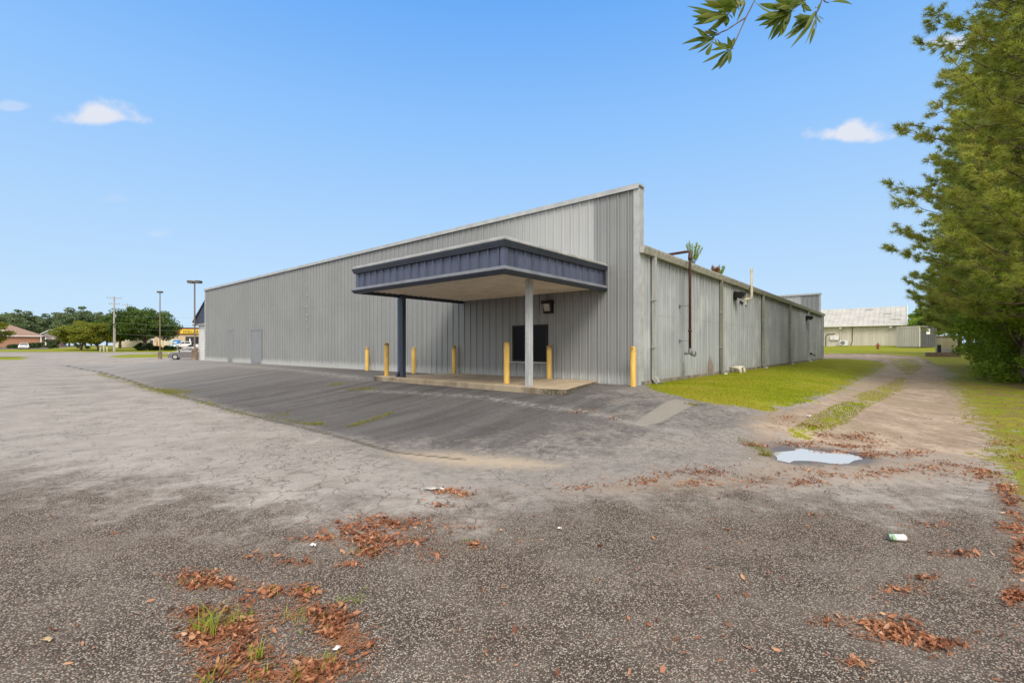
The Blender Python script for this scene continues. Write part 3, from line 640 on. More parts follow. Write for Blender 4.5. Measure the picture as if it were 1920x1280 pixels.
# thin standpipe with a tap near the ground
MB().cyl((.12, 2.95, -.25), (.12, 2.95, .55), .014).cyl((.12, 2.95, .17), (.12, 2.95, .30), .03).build('standpipe', M_STEEL, B)
rp = MB(); rp.tube([(.05, 8.2, .20), (.30, 8.2, .20), (.38, 8.2, .17), (.40, 8.2, .10), (.40, 8.2, -.1)], .06, 12); rp.tube([(.05, 8.75, .20), (.30, 8.75, .20), (.38, 8.75, .17), (.40, 8.75, .10), (.40, 8.75, -.1)], .06, 12); rp.tube([(.36, 8.15, .21), (.36, 8.8, .21)], .055, 12)
rp.build('bent_vent', M_PVC, B, smooth=True)
MB().box(.04, 27.6, .45, .14, 27.8, .6).tube([(.09, 27.7, .5), (.3, 27.7, .45), (.32, 27.7, .35)], .03).build('hose_bib', M_DARK, B)

# entrance canopy at the far end of the side wall
PR = [(0, 0), (.02, .03), (.05, .03), (.07, 0)]
aw = MB(); aw.extr([(-LEN_T, 4.43), (-LEN_T - 2.8, 2.98), (-LEN_T - 2.8, 2.80), (-LEN_T, 2.80)], .04, 22, 'y')
ao = aw.build('front_awning', M_NAVY, B)
ar = MB()
for k in range(9):
    x = -LEN_T - .28 * k - .12; zt = 4.43 - (.28 * k + .12) * (1.45 / 2.8); ar.box(x - .03, .0, 2.81, x, .04, zt - .03)
ar.build('rib', M_NAVY, ao)
MB().extr([(-LEN_T - .02, 4.55), (-LEN_T - 2.95, 3.03), (-LEN_T - 2.95, 2.93), (-LEN_T - .02, 4.43)], -.06, .06, 'y').build('rake_trim', M_NAVYD, ao)
MB().box(-LEN_T - 2.9, -.08, 2.68, -LEN_T - .02, .1, 2.80).build('edge_trim', M_CAPT, ao)
MB().box(-LEN_T - 2.0, .12, -.1, -LEN_T - .002, .5, 2.68).build('block_wall', M_CMU, B)

# drive-through canopy
CT0, CT1, CD = .99, 6.73, 4.28
ZB, ZT = 2.60, 3.26
cano = MB(); cano.box(-CT1 + .1, -CD + .1, ZB + .07, -CT0 - .1, -.05, ZB + .12)
# ribbed soffit, sheets run along the wall direction
k = -CD + .12
while k < -.1:
    cano.extr([(k, ZB + .071), (k + .02, ZB + .052), (k + .05, ZB + .052), (k + .07, ZB + .071)], -CT1 + .1, -CT0 - .1, 'x'); k += .2
co = cano.build('canopy', M_SOFF, B)
PN = [(0, 0), (.012, .042), (.04, .042), (.052, 0), (.15, 0), (.158, .006), (.17, .006), (.178, 0), (.22, 0), (.228, .006), (.24, .006), (.248, 0)]
fa = ribbed(-CT1 + .06, -CT0 - .06, 'x', -CD + .03, -1, ZB + .14, ZT - .12, prof=PN); fa.box(-CT1 + .05, -CD + .035, ZB + .05, -CT0 - .05, -CD + .09, ZT - .05)
fa.build('fascia', M_NAVY, co, fixn=False)
for xx, sg in ((-CT0 - .03, 1), (-CT1 + .03, -1)):
    fa = ribbed(-CD + .06, -.06, 'y', xx, sg, ZB + .14, ZT - .12, prof=PN); fa.box(xx - .06 if sg > 0 else xx + .005, -CD + .09, ZB + .05, xx - .005 if sg > 0 else xx + .06, -.05, ZT - .05)
    fa.build('fascia', M_NAVY, co, fixn=False)
# corner covers
for xx in (-CT0, -CT1):
    sx = 1 if xx == -CT0 else -1
    c_ = MB(); c_.box(min(xx - sx * .10, xx + sx * .005), -CD - .006, ZB + .141, max(xx - sx * .10, xx + sx * .005), -CD + .028, ZT - .121); c_.box(min(xx - sx * .028, xx + sx * .005), -CD + .029, ZB + .141, max(xx - sx * .028, xx + sx * .005), -CD + .12, ZT - .121)
    c_.build('corner_cover', M_NAVY, co)
MB().box(-CT0 - .03, -.10, ZB - .02, -CT0 + .04, -.04, ZT + .03).build('end_trim', M_NAVYD, co)
def ring(m, prof):
    """profile (outward, z) swept along left side, front, right side with mitres"""
    path = [((-CT1, -.05), (-1, 0)), ((-CT1, -CD), (-1, -1)), ((-CT0, -CD), (1, -1)), ((-CT0, -.05), (1, 0))]
    n = len(prof); vs = []
    for (p, d) in path:
        for (o, z) in prof: vs.append((p[0] + d[0] * o, p[1] + d[1] * o, z))
    fs = [(i * n + j, i * n + (j + 1) % n, (i + 1) * n + (j + 1) % n, (i + 1) * n + j) for i in range(3) for j in range(n)]
    fs += [tuple(range(n)), tuple(range(3 * n, 4 * n))]
    return m.add(vs, fs)
ring(MB(), [(-.02, ZT - .12), (.045, ZT - .12), (.085, ZT - .03), (.085, ZT), (-.02, ZT)]).build('cap_shadow_trim', M_NAVYD, co)
ring(MB(), [(-.03, ZT + .002), (.105, ZT + .002), (.105, ZT + .03), (.05, ZT + .09), (-.03, ZT + .09)]).build('cap_trim', M_CAPT, co)
ring(MB(), [(-.02, ZB + .139), (-.02, ZB + .05), (.10, ZB + .05), (.10, ZB + .07), (.03, ZB + .139)]).build('base_trim', M_NAVYT, co)
ring(MB(), [(-.06, ZB + .048), (-.06, ZB - .03), (.04, ZB - .03), (.105, ZB + .048)]).build('drip_trim', M_NAVYD, co)
MB().box(-CT1 + .0, -CD, ZT + .02, -CT0, -.02, ZT + .06).build('canopy_roof', M_ROOF, co)
pr_ = MB(); pr_.box(-1.56 - .07, -2.72 - .07, .06, -1.56 + .07, -2.72 + .07, ZB + .06); pr_.box(-1.56 - .09, -2.72 - .09, .05, -1.56 + .09, -2.72 + .09, .075)
pr_.build('post', M_POST, co, bevel=.008)
pl_ = MB(); pl_.box(-6.60 - .07, -2.74 - .07, .06, -6.60 + .07, -2.74 + .07, ZB + .06); po = pl_.build('post', M_NAVYD, co, bevel=.008); po['label'] = 'dark navy post with a downspout'
ds = MB(); ds.extr([(-6.60 - .20, ZB + .02), (-6.60 - .09, ZB + .02), (-6.60 - .09, .26), (-6.60 - .20, .20), (-6.60 - .30, .16), (-6.60 - .32, .06), (-6.60 - .2, .09)], -2.80, -2.69, 'y'); ds.build('downspout', M_NAVY, po)

# ------------------------------------------------------------------ concrete slab under the canopy
def slab():
    o = [(.42, 2.72), (.38, 2.84), (.5, 2.93), (.7, 2.96), (7.86, 2.96), (7.92, 2.9), (7.92, 2.7), (6.9, .05), (1.2, .05)]
    m = MB(); m.extr([(-a, -b) for a, b in o], -.45, .075, 'z'); ob = m.build('concrete_slab', slab_mat(), None, bevel=.02)
    ob.location = (C0[0], C0[1], PAD); ob.rotation_euler = (0, 0, BROT); ob['kind'] = 'structure'; ob['label'] = 'tan concrete slab under the canopy with stained front edge'
def slab_mat():
    t = NT('slab_concrete'); o = t.obj(); n = t.noise(o, 2.2, 6, .62); n2 = t.noise(o, 14, 5, .65); sp = t.n('ShaderNodeSeparateXYZ', {0: o})
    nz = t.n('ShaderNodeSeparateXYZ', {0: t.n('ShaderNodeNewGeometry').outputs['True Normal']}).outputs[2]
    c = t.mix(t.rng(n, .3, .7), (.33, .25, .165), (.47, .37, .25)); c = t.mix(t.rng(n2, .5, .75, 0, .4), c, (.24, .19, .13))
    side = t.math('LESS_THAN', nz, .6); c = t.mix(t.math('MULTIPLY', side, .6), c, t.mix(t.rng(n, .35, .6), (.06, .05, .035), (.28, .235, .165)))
    ends = t.math('MAXIMUM', t.rng(sp.outputs[0], -7.3, -8.0), t.rng(sp.outputs[0], -1.3, -.8)); c = t.mix(t.math('MULTIPLY', t.math('MULTIPLY', ends, side), t.rng(n2, .3, .6, .3, .9)), c, (.045, .042, .025))
    t.bsdf(c, .85, bump=n2, bstr=.35, bdist=.01); return t.m
slab()

# ------------------------------------------------------------------ bollards
def make_bollard():
    root = thing('bollard', (0, 0, 0), 'x', 'bollard', group='yellow bollards round the drive-through')
    m = MB(); n = 20; prof = [(.077, -.2), (.077, 1.02), (.073, 1.05), (.055, 1.075), (.03, 1.088), (0.004, 1.092)]
    vs = []; fs = []
    for r, z in prof: vs += [(r * math.cos(2 * math.pi * i / n), r * math.sin(2 * math.pi * i / n), z) for i in range(n)]
    for k in range(len(prof) - 1): fs += [(k * n + i, k * n + (i + 1) % n, (k + 1) * n + (i + 1) % n, (k + 1) * n + i) for i in range(n)]
    m.add(vs, fs); o = m.build('bollard_pipe', M_YEL, root, smooth=True); return root
bproto = None
for (t_, d_, z_, sc_, lb) in ((12.5, .30, -.03, .97, 'yellow bollard by the wall, the farthest one beyond the canopy'), (7.62, 2.64, .075, 1.0, 'dark-topped yellow bollard beside the navy post on the slab'),
        (9.08, .42, -.03, .97, 'pale yellow bollard near the wall, seen just past the navy post'), (7.0, .22, .03, .97, 'deep yellow bollard by the wall under the far canopy corner'),
        (2.47, 2.51, .075, 1.0, 'clean yellow bollard at the slab front next to the grey post'), (2.75, .25, .04, .97, 'shaded yellow bollard in front of the dark window'),
        (-.02, .36, -.02, .98, 'yellow bollard with rusty top at the building corner')):
    p = W(t_, d_, PAD + z_)
    if bproto is None:
        bproto = make_bollard(); bproto.location = p; bproto['label'] = lb; bproto.scale = (1, 1, sc_)
    else: dup(bproto, p, random.random() * 6, lb, (1, 1, sc_))

# ------------------------------------------------------------------ water
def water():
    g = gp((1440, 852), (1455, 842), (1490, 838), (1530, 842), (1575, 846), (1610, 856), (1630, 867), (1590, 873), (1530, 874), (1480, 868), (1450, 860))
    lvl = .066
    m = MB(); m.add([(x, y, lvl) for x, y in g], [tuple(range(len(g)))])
    t = NT('puddle_water'); n = t.noise(t.pos(), 6, 2)
    t.bsdf((.46, .44, .41), .03, bump=n, bstr=.03, bdist=.004, spec=1.0, **{'IOR': 1.6})  # pale base colour stands in for bright sky mirrored in the water
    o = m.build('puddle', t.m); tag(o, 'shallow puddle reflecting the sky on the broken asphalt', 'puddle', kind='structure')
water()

# ------------------------------------------------------------------ leaves, litter, grass
def frames(n, tilt=.5):
    """n random orthonormal frames mostly lying flat: a = length axis, b = width axis, c = normal"""
    a = rng.uniform(0, 2 * np.pi, n); nx = rng.normal(0, tilt, n); ny = rng.normal(0, tilt, n)
    c = np.stack([nx, ny, np.ones(n)], 1); c /= np.linalg.norm(c, axis=1)[:, None]
    d = np.stack([np.cos(a), np.sin(a), np.zeros(n)], 1); d -= c * (d * c).sum(1)[:, None]; d /= np.linalg.norm(d, axis=1)[:, None]
    return d, np.cross(c, d), c
def leaf_mesh(P, L, Wd, tilt=.5, curl=.3):
    """curled leaf of four quads each: 3 rows x 3 columns folded along the midrib"""
    n = len(P); a, b, c = frames(n, tilt); L = np.broadcast_to(L, n)[:, None]; Wd = np.broadcast_to(Wd, n)[:, None]
    rows = []
    cu = rng.uniform(-.2, 1, n)[:, None] * curl
    for u_, wv in ((-.5, .08), (-.17, .85), (.2, .8), (.5, .06)):
        for v_ in (-.5, 0, .5):
            z = cu * L * (4 * u_ * u_ * .5 + abs(v_) * wv * .6)
            rows.append(P + a * L * u_ + b * Wd * v_ * wv + c * z)
    V = np.stack(rows, 1).reshape(-1, 3); base = (np.arange(n) * 12)[:, None]
    q = np.array([[0, 1, 4, 3], [1, 2, 5, 4], [3, 4, 7, 6], [4, 5, 8, 7], [6, 7, 10, 9], [7, 8, 11, 10]])
    return V, (base[:, None, :] + q[None]).reshape(-1, 4)
def blades(P, H, Wd, lean=.5, seg=2):
    """bent grass blades: seg quads each, tapering"""
    n = len(P); H = np.broadcast_to(H, n); Wd = np.broadcast_to(Wd, n)
    a = rng.uniform(0, 2 * np.pi, n); ln = rng.uniform(.1, 1, n) * lean
    dx = np.stack([np.cos(a), np.sin(a), np.zeros(n)], 1); sx = np.stack([-np.sin(a), np.cos(a), np.zeros(n)], 1)
    V = []
    for k in range(seg + 1):
        f = k / seg; c = P + dx * (H * ln * f * f)[:, None] + np.array([0, 0, 1.]) * (H * (f - .35 * ln * f * f))[:, None]
        hw = (Wd * (1 - .85 * f) / 2)[:, None]; V += [c - sx * hw, c + sx * hw]
    V = np.stack(V, 1).reshape(-1, 3); base = (np.arange(n) * (2 * seg + 2))[:, None, None]
    q = np.array([[2 * k, 2 * k + 1, 2 * k + 3, 2 * k + 2] for k in range(seg)])
    return V, (base + q[None]).reshape(-1, 4)
def cat(parts):
    V = []; Q = []; b = 0
    for v, q in parts: V.append(v); Q.append(q + b); b += len(v)
    return np.concatenate(V), np.concatenate(Q)

PU = np.array(PUD)
def litter():
    near, far = [], []
    straw = []
    for (cx, cy, ax, ay, nn) in LITTER:
        mult = 1.2 if cy > 960 else 2.4
        k = int(nn * mult)
        px = cx + rng.normal(0, .62, k) * ax; py = cy + rng.normal(0, .55, k) * ay
        g = G(px, np.maximum(py, 700)); g[:, 2] += rng.uniform(.004, .018, k)
        f = np.sin(g[:, 0] * 9.1 + 2 * np.sin(g[:, 1] * 6.3)) + np.sin(g[:, 1] * 13.7 + 2 * np.sin(g[:, 0] * 5.1)) + .8 * np.sin(g[:, 0] * 27 + g[:, 1] * 21); g = g[f + rng.normal(0, .45, k) > (-.45 if cy > 960 else -.1)]
        (near if cy > 940 else far).append(g)
        kk = int(nn * .8); px = cx + rng.normal(0, .75, kk) * ax; py = cy + rng.normal(0, .75, kk) * ay; g = G(px, np.maximum(py, 700)); g[:, 2] += .006; straw.append(g)
    # loose single leaves
    px = rng.uniform(0, 1920, 260); py = rng.uniform(880, 1280, 260); keep = rng.random(260) < (.35 + .65 * (px > 900)); g = G(px[keep], py[keep]); g[:, 2] += .008; near.append(g)
    for nm, ps, L0, L1, lb in (('leaf_litter', near, .016, .058, 'red-brown dead leaves lying in drifts on the near asphalt'), ('leaf_litter', far, .02, .05, 'brown dead leaves scattered round the puddle and along the verge')):
        P = np.concatenate(ps)
        P = P[~((((P[:, 0] - PU[0]) / .62) ** 2 + ((P[:, 1] - PU[1] + .02) / .2) ** 2) < 1) | (rng.random(len(P)) < .06)]
        L = rng.uniform(L0, L1, len(P)); V, Q = leaf_mesh(P, L, L * rng.uniform(.28, .6, len(P)), .6, .7)
        o = npmesh(nm, V, Q, M_LITTER, smooth=True); tag(o, lb, 'leaves', kind='stuff')
    P = np.concatenate(straw); n = len(P); a = rng.normal(.35, .9, n); L = rng.uniform(.03, .1, n)[:, None]
    d = np.stack([np.cos(a), np.sin(a), np.zeros(n)], 1); sx = np.stack([-np.sin(a), np.cos(a), np.zeros(n)], 1) * .0016
    V = np.stack([P - d * L / 2 - sx, P - d * L / 2 + sx, P + d * L / 2 + sx + np.array([0, 0, .006]), P + d * L / 2 - sx + np.array([0, 0, .006])], 1).reshape(-1, 3)
    o = npmesh('pine_straw', V, np.arange(4 * n).reshape(-1, 4), M_STRAW); tag(o, 'thin orange pine needles strewn among the dead leaves', 'pine straw', kind='stuff')
litter()

def scatter_poly(poly, n, dens_fall=True):
    """points inside the polygon, denser near the camera"""
    poly = np.asarray(poly); lo = poly.min(0); hi = poly.max(0); out = []
    got = 0
    while got < n:
        P = rng.uniform(lo, hi, (n * 4, 2))
        if dens_fall: P = P[rng.random(len(P)) < np.clip((9.0 / np.maximum(np.hypot(P[:, 0], P[:, 1]), 3)) ** 1.6, 0, 1)]
        P = P[poly_sd(P, poly) > -.05]; out.append(P); got += len(P)
    P = np.concatenate(out)[:n]; return np.column_stack([P, terrain(P[:, 0], P[:, 1])])
def patchy(P, lo=-.1):
    f = np.sin(P[:, 0] * 2.1 + np.sin(P[:, 1] * 1.7) * 1.3) + np.sin(P[:, 1] * 2.6 + np.sin(P[:, 0] * 1.1) * 1.5) + np.sin(P[:, 0] * 6.3 + P[:, 1] * 5.1) * .6
    return P[f + rng.normal(0, .5, len(P)) > lo]
def grass():
    P = scatter_poly(P_LAWN, 52000); P = patchy(P, -1.6); V, Q = blades(P, rng.uniform(.015, .042, len(P)), rng.uniform(.006, .013, len(P)), 1.2)
    tag(npmesh('grass', V, Q, M_GRASS), 'short yellow-green lawn grass along the stained right wall', 'grass', kind='stuff')
    P = patchy(scatter_poly(P_VERGE, 60000), .2); V, Q = blades(P, rng.uniform(.02, .06, len(P)), rng.uniform(.005, .011, len(P)), 1.2)
    tag(npmesh('grass', V, Q, M_GRASS), 'patchy grass verge along the right edge of the dirt track', 'grass', kind='stuff')
    ps = [patchy(scatter_poly(p, 5500), -.9) for p in P_MID]; P = np.concatenate(ps); V, Q = blades(P, rng.uniform(.02, .05, len(P)), rng.uniform(.006, .012, len(P)), 1.2)
    tag(npmesh('grass', V, Q, M_GRASS), 'thin strip of grass in the middle of the dirt track', 'grass', kind='stuff')
    # weeds along the seam at the foot of the ramp
    pts = []
    def along(poly, n, wdt, f0=0, f1=1):
        poly = np.asarray(poly); sl = np.hypot(*np.diff(poly, axis=0).T); cs = np.concatenate([[0], np.cumsum(sl)]); q = rng.uniform(f0, f1, n) * cs[-1]
        x = np.interp(q, cs, poly[:, 0]) + rng.normal(0, wdt, n); y = np.interp(q, cs, poly[:, 1]) + rng.normal(0, wdt, n); return np.column_stack([x, y, terrain(x, y)])
    pts.append(patchy(along(gp((185, 700), (250, 720), (330, 742), (400, 760), (490, 783)), 3800, .12), -.5))
    pts.append(along(gp((290, 730), (330, 735), (345, 738)), 1500, .22)); pts.append(patchy(along(gp((490, 781), (560, 792), (620, 812)), 350, .07), .3))
    for (a, b, n, ww) in (((655, 800), (735, 775), 420, .06), ((525, 779), (540, 776), 60, .06), ((575, 794), (605, 796), 200, .08), ((620, 722), (640, 720), 260, .16), ((655, 729), (705, 730), 380, .12), ((1290, 757), (1305, 760), 90, .06), ((1410, 834), (1440, 850), 120, .06), ((1430, 852), (1440, 855), 120, .04), ((1390, 826), (1410, 832), 60, .05)):
        pts.append(along(gp(a, b), n, ww))
    P = np.concatenate(pts); V, Q = blades(P, rng.uniform(.02, .075, len(P)), rng.uniform(.005, .012, len(P)), 1.0)
    tag(npmesh('weeds', V, Q, M_SEAM), 'yellow-green weeds growing in the seams of the asphalt ramp', 'weeds', kind='stuff')
grass()

def tuft(px, py, n, h, spread, label, wd=.008):
    g = G(px, py)[0]; P = np.zeros((n, 3)); P[:, :2] = rng.normal(0, spread, (n, 2)); hh = rng.uniform(.4, 1, n) * h
    V, Q = blades(P, hh, rng.uniform(.5, 1, n) * wd, 1.1, 4)
    o = npmesh('weed_tuft', V, Q, M_WEED); o.location = g; tag(o, label, 'weed', group='weed tufts in the leaf litter')
tuft(388, 1180, 46, .17, .035, 'tallest bright green weed tuft, left in the leaf drift', .010)
tuft(400, 1195, 12, .26, .010, 'single long upright grass stalk in front of the tall green tuft', .006)
tuft(442, 1166, 34, .075, .04, 'low bright green weed right behind the tall tuft', .010)
tuft(484, 1232, 18, .12, .025, 'sparse upright weed in the middle of the near leaf ring')
tuft(512, 1107, 16, .06, .03, 'tiny weed on the small leaf heap between two drifts')
tuft(578, 1112, 12, .06, .02, 'small weed poking from the leaf heap right of the tiny one')
tuft(655, 1126, 26, .07, .05, 'spreading weed at the right end of the leaf ring')
tuft(556, 1155, 22, .06, .045, 'flat pale weed at the upper edge of the leaf ring')
tuft(590, 1170, 20, .06, .06, 'flat weed inside the right arm of the leaf ring')
tuft(610, 1245, 16, .08, .03, 'thin weed low in the right arm of the leaf ring')
tuft(392, 1278, 22, .09, .045, 'weed at the bottom edge left of the leaf ring', .010)
tuft(480, 1279, 16, .07, .04, 'weed at the bottom edge below the sparse upright weed')
tuft(565, 1272, 14, .08, .04, 'weed at the bottom edge on the right of the leaf ring')
tuft(352, 1092, 14, .05, .04, 'thin dry weed in the upper left leaf drift')
tuft(685, 1032, 14, .05, .05, 'thin dry weed in the large far leaf drift')
tuft(875, 1015, 10, .04, .02, 'dark small weed on the lone leaf clump')

# crushed cup, paper scraps, pebbles
def litter_cup():
    g = G(1682, 1014)[0]; r = thing('crushed_can', (g[0], g[1], g[2] + .03), 'crushed white drink can with green print lying on the asphalt', 'can', R(172))
    m = MB(); n = 16; vs = []; fs = []
    prof = [(-.062, .020), (-.060, .026), (-.052, .0315), (-.03, .0325), (0, .031), (.03, .0325), (.05, .032), (.058, .027), (.062, .022)]
    for i, (x, rr) in enumerate(prof):
        for k in range(n):
            a = 2 * math.pi * k / n; q = 1 - .12 * (i in (3, 4)) * (math.sin(a) > .3)
            vs.append((x, rr * math.cos(a) * q, rr * math.sin(a) * q * .86))
    for i in range(len(prof) - 1): fs += [(i * n + k, i * n + (k + 1) % n, (i + 1) * n + (k + 1) % n, (i + 1) * n + k) for k in range(n)]
    fs += [tuple(range(n)), tuple(range((len(prof) - 1) * n, len(prof) * n))]
    m.add(vs, fs)
    t = NT('printed_can'); o = t.obj(); sp = t.n('ShaderNodeSeparateXYZ', {0: o}); nn = t.noise(o, 55, 3)
    f = t.rng(t.math('ADD', sp.outputs[0], t.math('MULTIPLY', t.math('SUBTRACT', nn, .5), .06)), .012, .030); c = t.mix(f, (.72, .70, .68), t.mix(t.rng(nn, .4, .6), (.05, .22, .06), (.55, .62, .50)))
    t.bsdf(t.mix(t.rng(sp.outputs[0], -.045, -.055), c, (.65, .42, .42)), .35); m.build('can_body', t.m, r, smooth=True)
    rm_ = MB(); rm_.cyl((.0615, 0, 0), (.066, 0, 0), .0235, n=16); rm_.build('rim', M_STEEL, r)
litter_cup()
def scrap(px, py, sx, sy, label, c, name='paper_scrap'):
    g = G(px, py)[0]; n = 9; vs = []; fs = []
    rr = np.random.default_rng(int(px)); ph = rr.uniform(0, 6)
    for j in range(4):
        for i in range(n):
            u_ = i / (n - 1) - .5; v_ = j / 3 - .5
            vs.append((u_ * sx + rr.normal(0, sx * .03), v_ * sy * (1.1 - abs(u_)) + math.sin(u_ * 5 + ph) * sy * .3, .012 + .5 * sy * .3 * (math.sin(u_ * 9 + v_ * 5 + ph) + 1) + rr.uniform(0, .004)))
    fs = [(j * n + i, j * n + i + 1, (j + 1) * n + i + 1, (j + 1) * n + i) for j in range(3) for i in range(n - 1)]
    m = MB(); m.add(vs, fs); o = m.build(name, c, None, smooth=True, fixn=False); o.location = (g[0], g[1], g[2] + .002)
    md = o.modifiers.new('thick', 'SOLIDIFY'); md.thickness = .002
    tag(o, label, 'litter')
scrap(813, 920, .22, .06, 'dirty torn white paper beside the small leaf patch', simple('dirty_paper', (.50, .46, .43), .8, 0, .25, 12))
scrap(587, 1026, .05, .04, 'crumpled white scrap at the edge of the large leaf drift', M_WHITE)
scrap(1049, 994, .035, .025, 'small white scrap alone on the open asphalt', M_WHITE)
scrap(90, 1204, .055, .03, 'pale curled leaf scrap alone on the asphalt at lower left', simple('pale_leaf', (.5, .36, .2), .7))
scrap(632, 1222, .035, .03, 'white scrap inside the right arm of the near leaf ring', M_WHITE)
scrap(1517, 782, .09, .06, 'white scrap on the dirt where the track begins', M_WHITE)
scrap(1406, 862, .03, .02, 'tiny white scrap on the asphalt left of the puddle', M_WHITE)

# ------------------------------------------------------------------ trees
def rhombi(P, size, up=.3, out=None, elong=1.5):
    n = len(P); c = rng.normal(0, 1, (n, 3)); c[:, 2] += up
    if out is not None: c += out * 1.0
    c /= np.linalg.norm(c, axis=1)[:, None]; d = rng.normal(0, 1, (n, 3)); d -= c * (d * c).sum(1)[:, None]; d /= np.linalg.norm(d, axis=1)[:, None]
    b = np.cross(c, d); s = np.broadcast_to(size, n)[:, None]
    V = np.stack([P - d * s * elong / 2, P + b * s / 2 + c * s * .12, P + d * s * elong / 2, P - b * s / 2 + c * s * .12], 1).reshape(-1, 3)
    return V, np.arange(4 * n).reshape(-1, 4)
def crown_points(n, rx, ry, rz, nb, br, flat=.25, bottom=.0):
    """leaf points in clumps spread through an ellipsoid, z from 0"""
    C = []
    while len(C) < nb:
        p = rng.normal(0, 1, 3); p /= np.linalg.norm(p); rad = rng.uniform(.35, 1) ** .6
        q = p * rad
        if q[2] < -.55 - bottom: continue
        C.append(q * (rx, ry, rz))
    C = np.array(C); w = rng.uniform(.6, 1.3, nb); idx = rng.choice(nb, n, p=w / w.sum())
    d = rng.normal(0, 1, (n, 3)); d /= np.linalg.norm(d, axis=1)[:, None]; d *= (rng.uniform(0, 1, n) ** .45)[:, None]
    d[:, 2] *= .6
    P = C[idx] + d * (br * w[idx])[:, None]
    o = d / (np.linalg.norm(d, axis=1)[:, None] + 1e-6)
    return P, o, C
def broadleaf(name, loc, label, cat_, rx, rz, zc, nb, br, n, size, mat, th, tr, group=None, lean=0, seed=1):
    global rng
    keep = rng; rng = np.random.default_rng(seed)
    root = thing(name, loc, label, cat_, 0, group)
    P, o, C = crown_points(n, rx, rx, rz, nb, br, bottom=.45 if cat_ == 'shrub' else 0); P[:, 2] += zc; P[:, 2] = np.maximum(P[:, 2], rng.uniform(.0, .35, n) - .05); V, Q = rhombi(P, rng.uniform(.6, 1.2, n) * size, .5, o)
    npmesh('crown', V, Q, mat, root)
    m = MB(); m.tube([(0, 0, -.4), (lean * .3, 0, th * .5), (lean, .05, th), (lean * 1.2, 0, zc)], [tr * 1.25, tr, tr * .8, tr * .4], 10)
    for k in range(min(9, nb)):
        e = C[k] * .8; m.tube([(lean, .05, th * .85), (e[0] * .45, e[1] * .45, th + (zc + e[2] - th) * .55), (e[0], e[1], zc + e[2])], [tr * .5, tr * .3, tr * .08], 6)
    m.build('trunk', M_BARK, root, smooth=True); rng = keep
    return root

def make_pine(label, h, spread, nwh, seed, zlow=.12):
    global rng
    keep = rng; rng = np.random.default_rng(seed)
    root = thing('pine_tree', (0, 0, 0), label, 'tree', 0, 'pines along the track')
    tr = MB(); tr.tube([(0, 0, -.5), (.05, .03, h * .3), (-.05, .08, h * .6), (0, 0, h)], [.22, .17, .11, .02], 10); tr.build('trunk', M_PBARK, root, smooth=True)
    br = MB(); tips = []; dirs = []
    for wv in range(nwh):
        f = wv / nwh; z = h * (zlow + (1 - zlow) * f * .985); ln = spread * (1 - f) ** .45 * rng.uniform(.85, 1.0)
        na = rng.integers(4, 7); a0 = rng.uniform(0, 6.28)
        for k in range(na):
            a = a0 + k * 6.283 / na + rng.normal(0, .25); L = ln * rng.uniform(.68, 1.06); rise = rng.uniform(-.05, .35) + .35 * f
            d = np.array([math.cos(a), math.sin(a), 0]); pts = []
            for q in (0, .3, .6, .85, 1): pts.append(np.array([0, 0, z]) + d * L * q + np.array([0, 0, L * (rise * q - .32 * q * (1 - q) * 1.2 + .10 * q * q)]))
            br.tube([tuple(p) for p in pts], [.036 * (1 - f * .6), .026 * (1 - f * .5), .016, .009, .004], 5)
            nt = int(5 + L * 3.7)
            for j in range(nt):
                q = rng.uniform(.16, 1.0) ** .8; i = min(3, int(np.searchsorted((0, .3, .6, .85, 1), q)) - 1); q0 = (0, .3, .6, .85, 1)[i]; q1 = (0, .3, .6, .85, 1)[i + 1]
                p = pts[i] + (pts[i + 1] - pts[i]) * (q - q0) / (q1 - q0)
                sa = a + rng.choice((-1, 1)) * rng.uniform(.35, 1.2); sl = rng.uniform(.25, .8) * (1.15 - q * .6)
                sd2 = np.array([math.cos(sa), math.sin(sa), rng.uniform(-.1, .6)]); e = p + sd2 * sl
                if rng.random() < .6: br.tube([tuple(p), tuple((p + e) / 2 + np.array([0, 0, -.03])), tuple(e)], [.010, .008, .005], 4)
                for m_ in range(rng.integers(2, 5)):
                    f2 = rng.uniform(.45, 1); tips.append(p + (e - p) * f2 + rng.normal(0, .05, 3)); dirs.append(sd2 + rng.normal(0, .3, 3) + np.array([0, 0, .25]))
            tips.append(pts[-1]); dirs.append(pts[-1] - pts[-2])
    br.build('branches', M_PBARK, root, smooth=True)
    T = np.array(tips); D = np.array(dirs); D /= np.linalg.norm(D, axis=1)[:, None]; nn = 30; n = len(T)
    P = np.repeat(T, nn, 0); A = np.repeat(D, nn, 0) * .75 + rng.normal(0, .55, (n * nn, 3)); A /= np.linalg.norm(A, axis=1)[:, None]
    L = rng.uniform(.13, .25, n * nn)[:, None]; s = np.cross(A, rng.normal(0, 1, (n * nn, 3))); s /= np.linalg.norm(s, axis=1)[:, None]; s *= .0085
    P = P - np.repeat(D, nn, 0) * rng.uniform(0, .14, n * nn)[:, None]
    V = np.stack([P - s, P + s, P + A * L + np.array([0, 0, -.02])], 1).reshape(-1, 3)
    npmesh('needles', V, np.arange(3 * n * nn).reshape(-1, 3), M_PINE, root)
    rng = keep; return root
def gz_(x, y): return float(terrain(x, y))
PA = make_pine('tall pine nearest the camera, its branches filling the upper right corner', 22, 4.7, 52, 11, .11)
PA.location = (16.85, 14.2, gz_(16.85, 14.2)); PA.rotation_euler = (0, 0, 1.0)
PB = make_pine('second pine back along the track, behind the nearest pine', 15, 4.0, 34, 23, .14)
PB.location = (22.9, 21.4, gz_(22.9, 21.4)); PB.rotation_euler = (0, 0, .4)
dup(PA, (30.2, 29.9, gz_(30.2, 29.9)), 3.4, 'third pine along the track, rising above the green utility box', .80)
